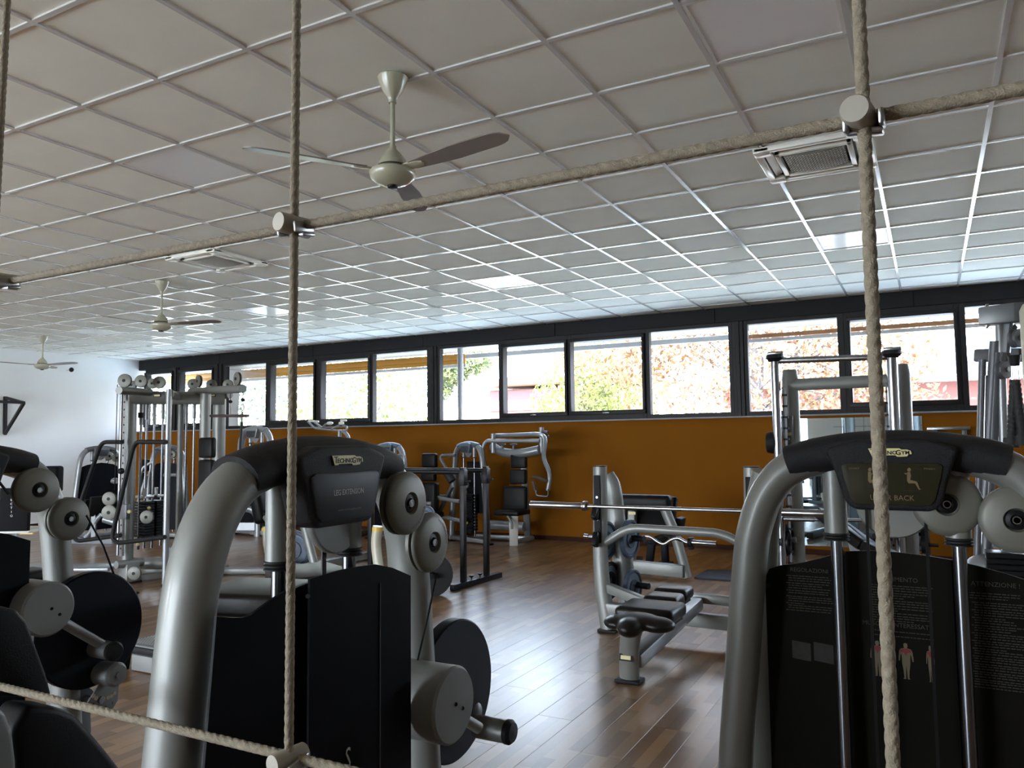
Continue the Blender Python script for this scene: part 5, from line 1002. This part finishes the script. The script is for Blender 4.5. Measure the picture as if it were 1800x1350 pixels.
# wall bracket and camera on the left wall
t = thing('pull_up_bar', 'black steel pull up bracket on the white wall at the left edge', 'pull up bar', at(10, 740, x=X0), 0)
q0, q1, q2 = at(9, 697, x=X0+.02), at(8, 763, x=X0+.02), at(41, 708, x=X0+.02); tip = at(43, 708, y=q0.y, x=None) if False else None
br = MB(); wa = Vector((X0+.03, q0.y, q0.z)); wb2 = Vector((X0+.03, q1.y, q1.z)); tp = at(42, 708, d=(q0-Vector((0, 0, HC))).dot(fw)-.55)
br.bar(wa, wb2, .05, .05).bar(wa-Vector((0, 0, .02)), tp, .045, .045).bar(wb2, tp, .045, .045); wc = wa+Vector((0, -1.1, 0)); br.bar(tp, tp+Vector((-.1, -1.3, .02)), .045, .045)
part('bracket_frame', br, BLACKM, t, True); part('bracket_frame', MB().bar(wc, wc-Vector((0, 0, .6)), .05, .05).bar(wc-Vector((0, 0, .02)), tp+Vector((0, -1.1, 0)), .045, .045), BLACKM, t, True)
q = at(125, 650, x=X0+.12); t = thing('wall_camera', 'tiny black camera on the white wall below the farthest fan', 'camera', (X0, q.y, q.z), 0)
part('body', MB().ball((X0+.13, q.y, q.z), (.05, .04, .045), 12, 8), BLACK, t, True); part('mount', MB().cyl((X0, q.y, q.z), (X0+.12, q.y, q.z), .018), WHITEP, t, True)
# lettered machine seen behind the left machine
t = thing('lettered_machine', 'dark machine cover with white vertical letters behind the leftmost machine', 'gym machine', at(20, 935, d=4.6).xy.to_3d(), 0)
D = 4.6; P_ = [at(*q, d=D) for q in ((-40, 872), (0, 858), (30, 858), (56, 868), (56, 932), (-40, 934))]
nrm = -fw.copy(); nrm.z = 0; nrm.normalize(); uxx = Vector((math.cos(YAW), -math.sin(YAW), 0)); o = P_[0]; mb = MB(); rprism(mb, [((v-o).dot(uxx), v.z-o.z) for v in P_], o, uxx, ZU, .03, .004); part('cover', mb, FLATB, t, True)
for i, ch in enumerate('SELECTION'):
    q = at(20, 858+7*i, d=D-.04); Mx = Matrix.Translation(q) @ Matrix.Rotation(-YAW, 4, 'Z') @ FRONT; lettering('cover_letter', ch, .019, Mx, WHITEP, t, True)
q = at(20, 923, d=D-.04); part('cover_square', MB().box(q, (.022, .004, .022), Euler((0, 0, -YAW))), WHITEP, t, True)
q = at(20, 932, d=D+.2); part('shelf', MB().box(at(30, 931, d=D+.1), (.30, .25, .02), Euler((0, 0, -YAW)), r=.004), WHITEP, t, True); part('yellow_tag', MB().box(at(48, 937, d=D+.05), (.08, .02, .012), Euler((0, 0, -YAW))), YEL, t, True)
q = at(10, 932, d=D+.3); part('post', MB().bar((q.x, q.y, 0), (q.x, q.y, 1.0), .10, .08, r=.01).bar((q.x-.3, q.y, .04), (q.x+.3, q.y, .04), .1, .07), SILVER, t, True)
t = thing('high_back_seat', 'black seat back whose top corner shows above the left machine pulleys', 'gym seat', at(94, 900, d=6).xy.to_3d(), 0)
q = at(92, 842, d=6); part('back_pad', MB().box(q, (.13, .10, .20), Euler((0, 0, -YAW)), r=.02, seg=3), FLATB, t, True); part('seat_post', MB().bar((q.x-.03, q.y+.02, 0), q+Vector((-.03, .02, -.08)), .06, .05).bar((q.x-.3, q.y, .03), (q.x+.3, q.y, .03), .08, .06), BLACK, t, True); part('seat', MB().box((q.x, q.y-.2, .5), (.3, .35, .08), r=.03), VINYL, t, True)
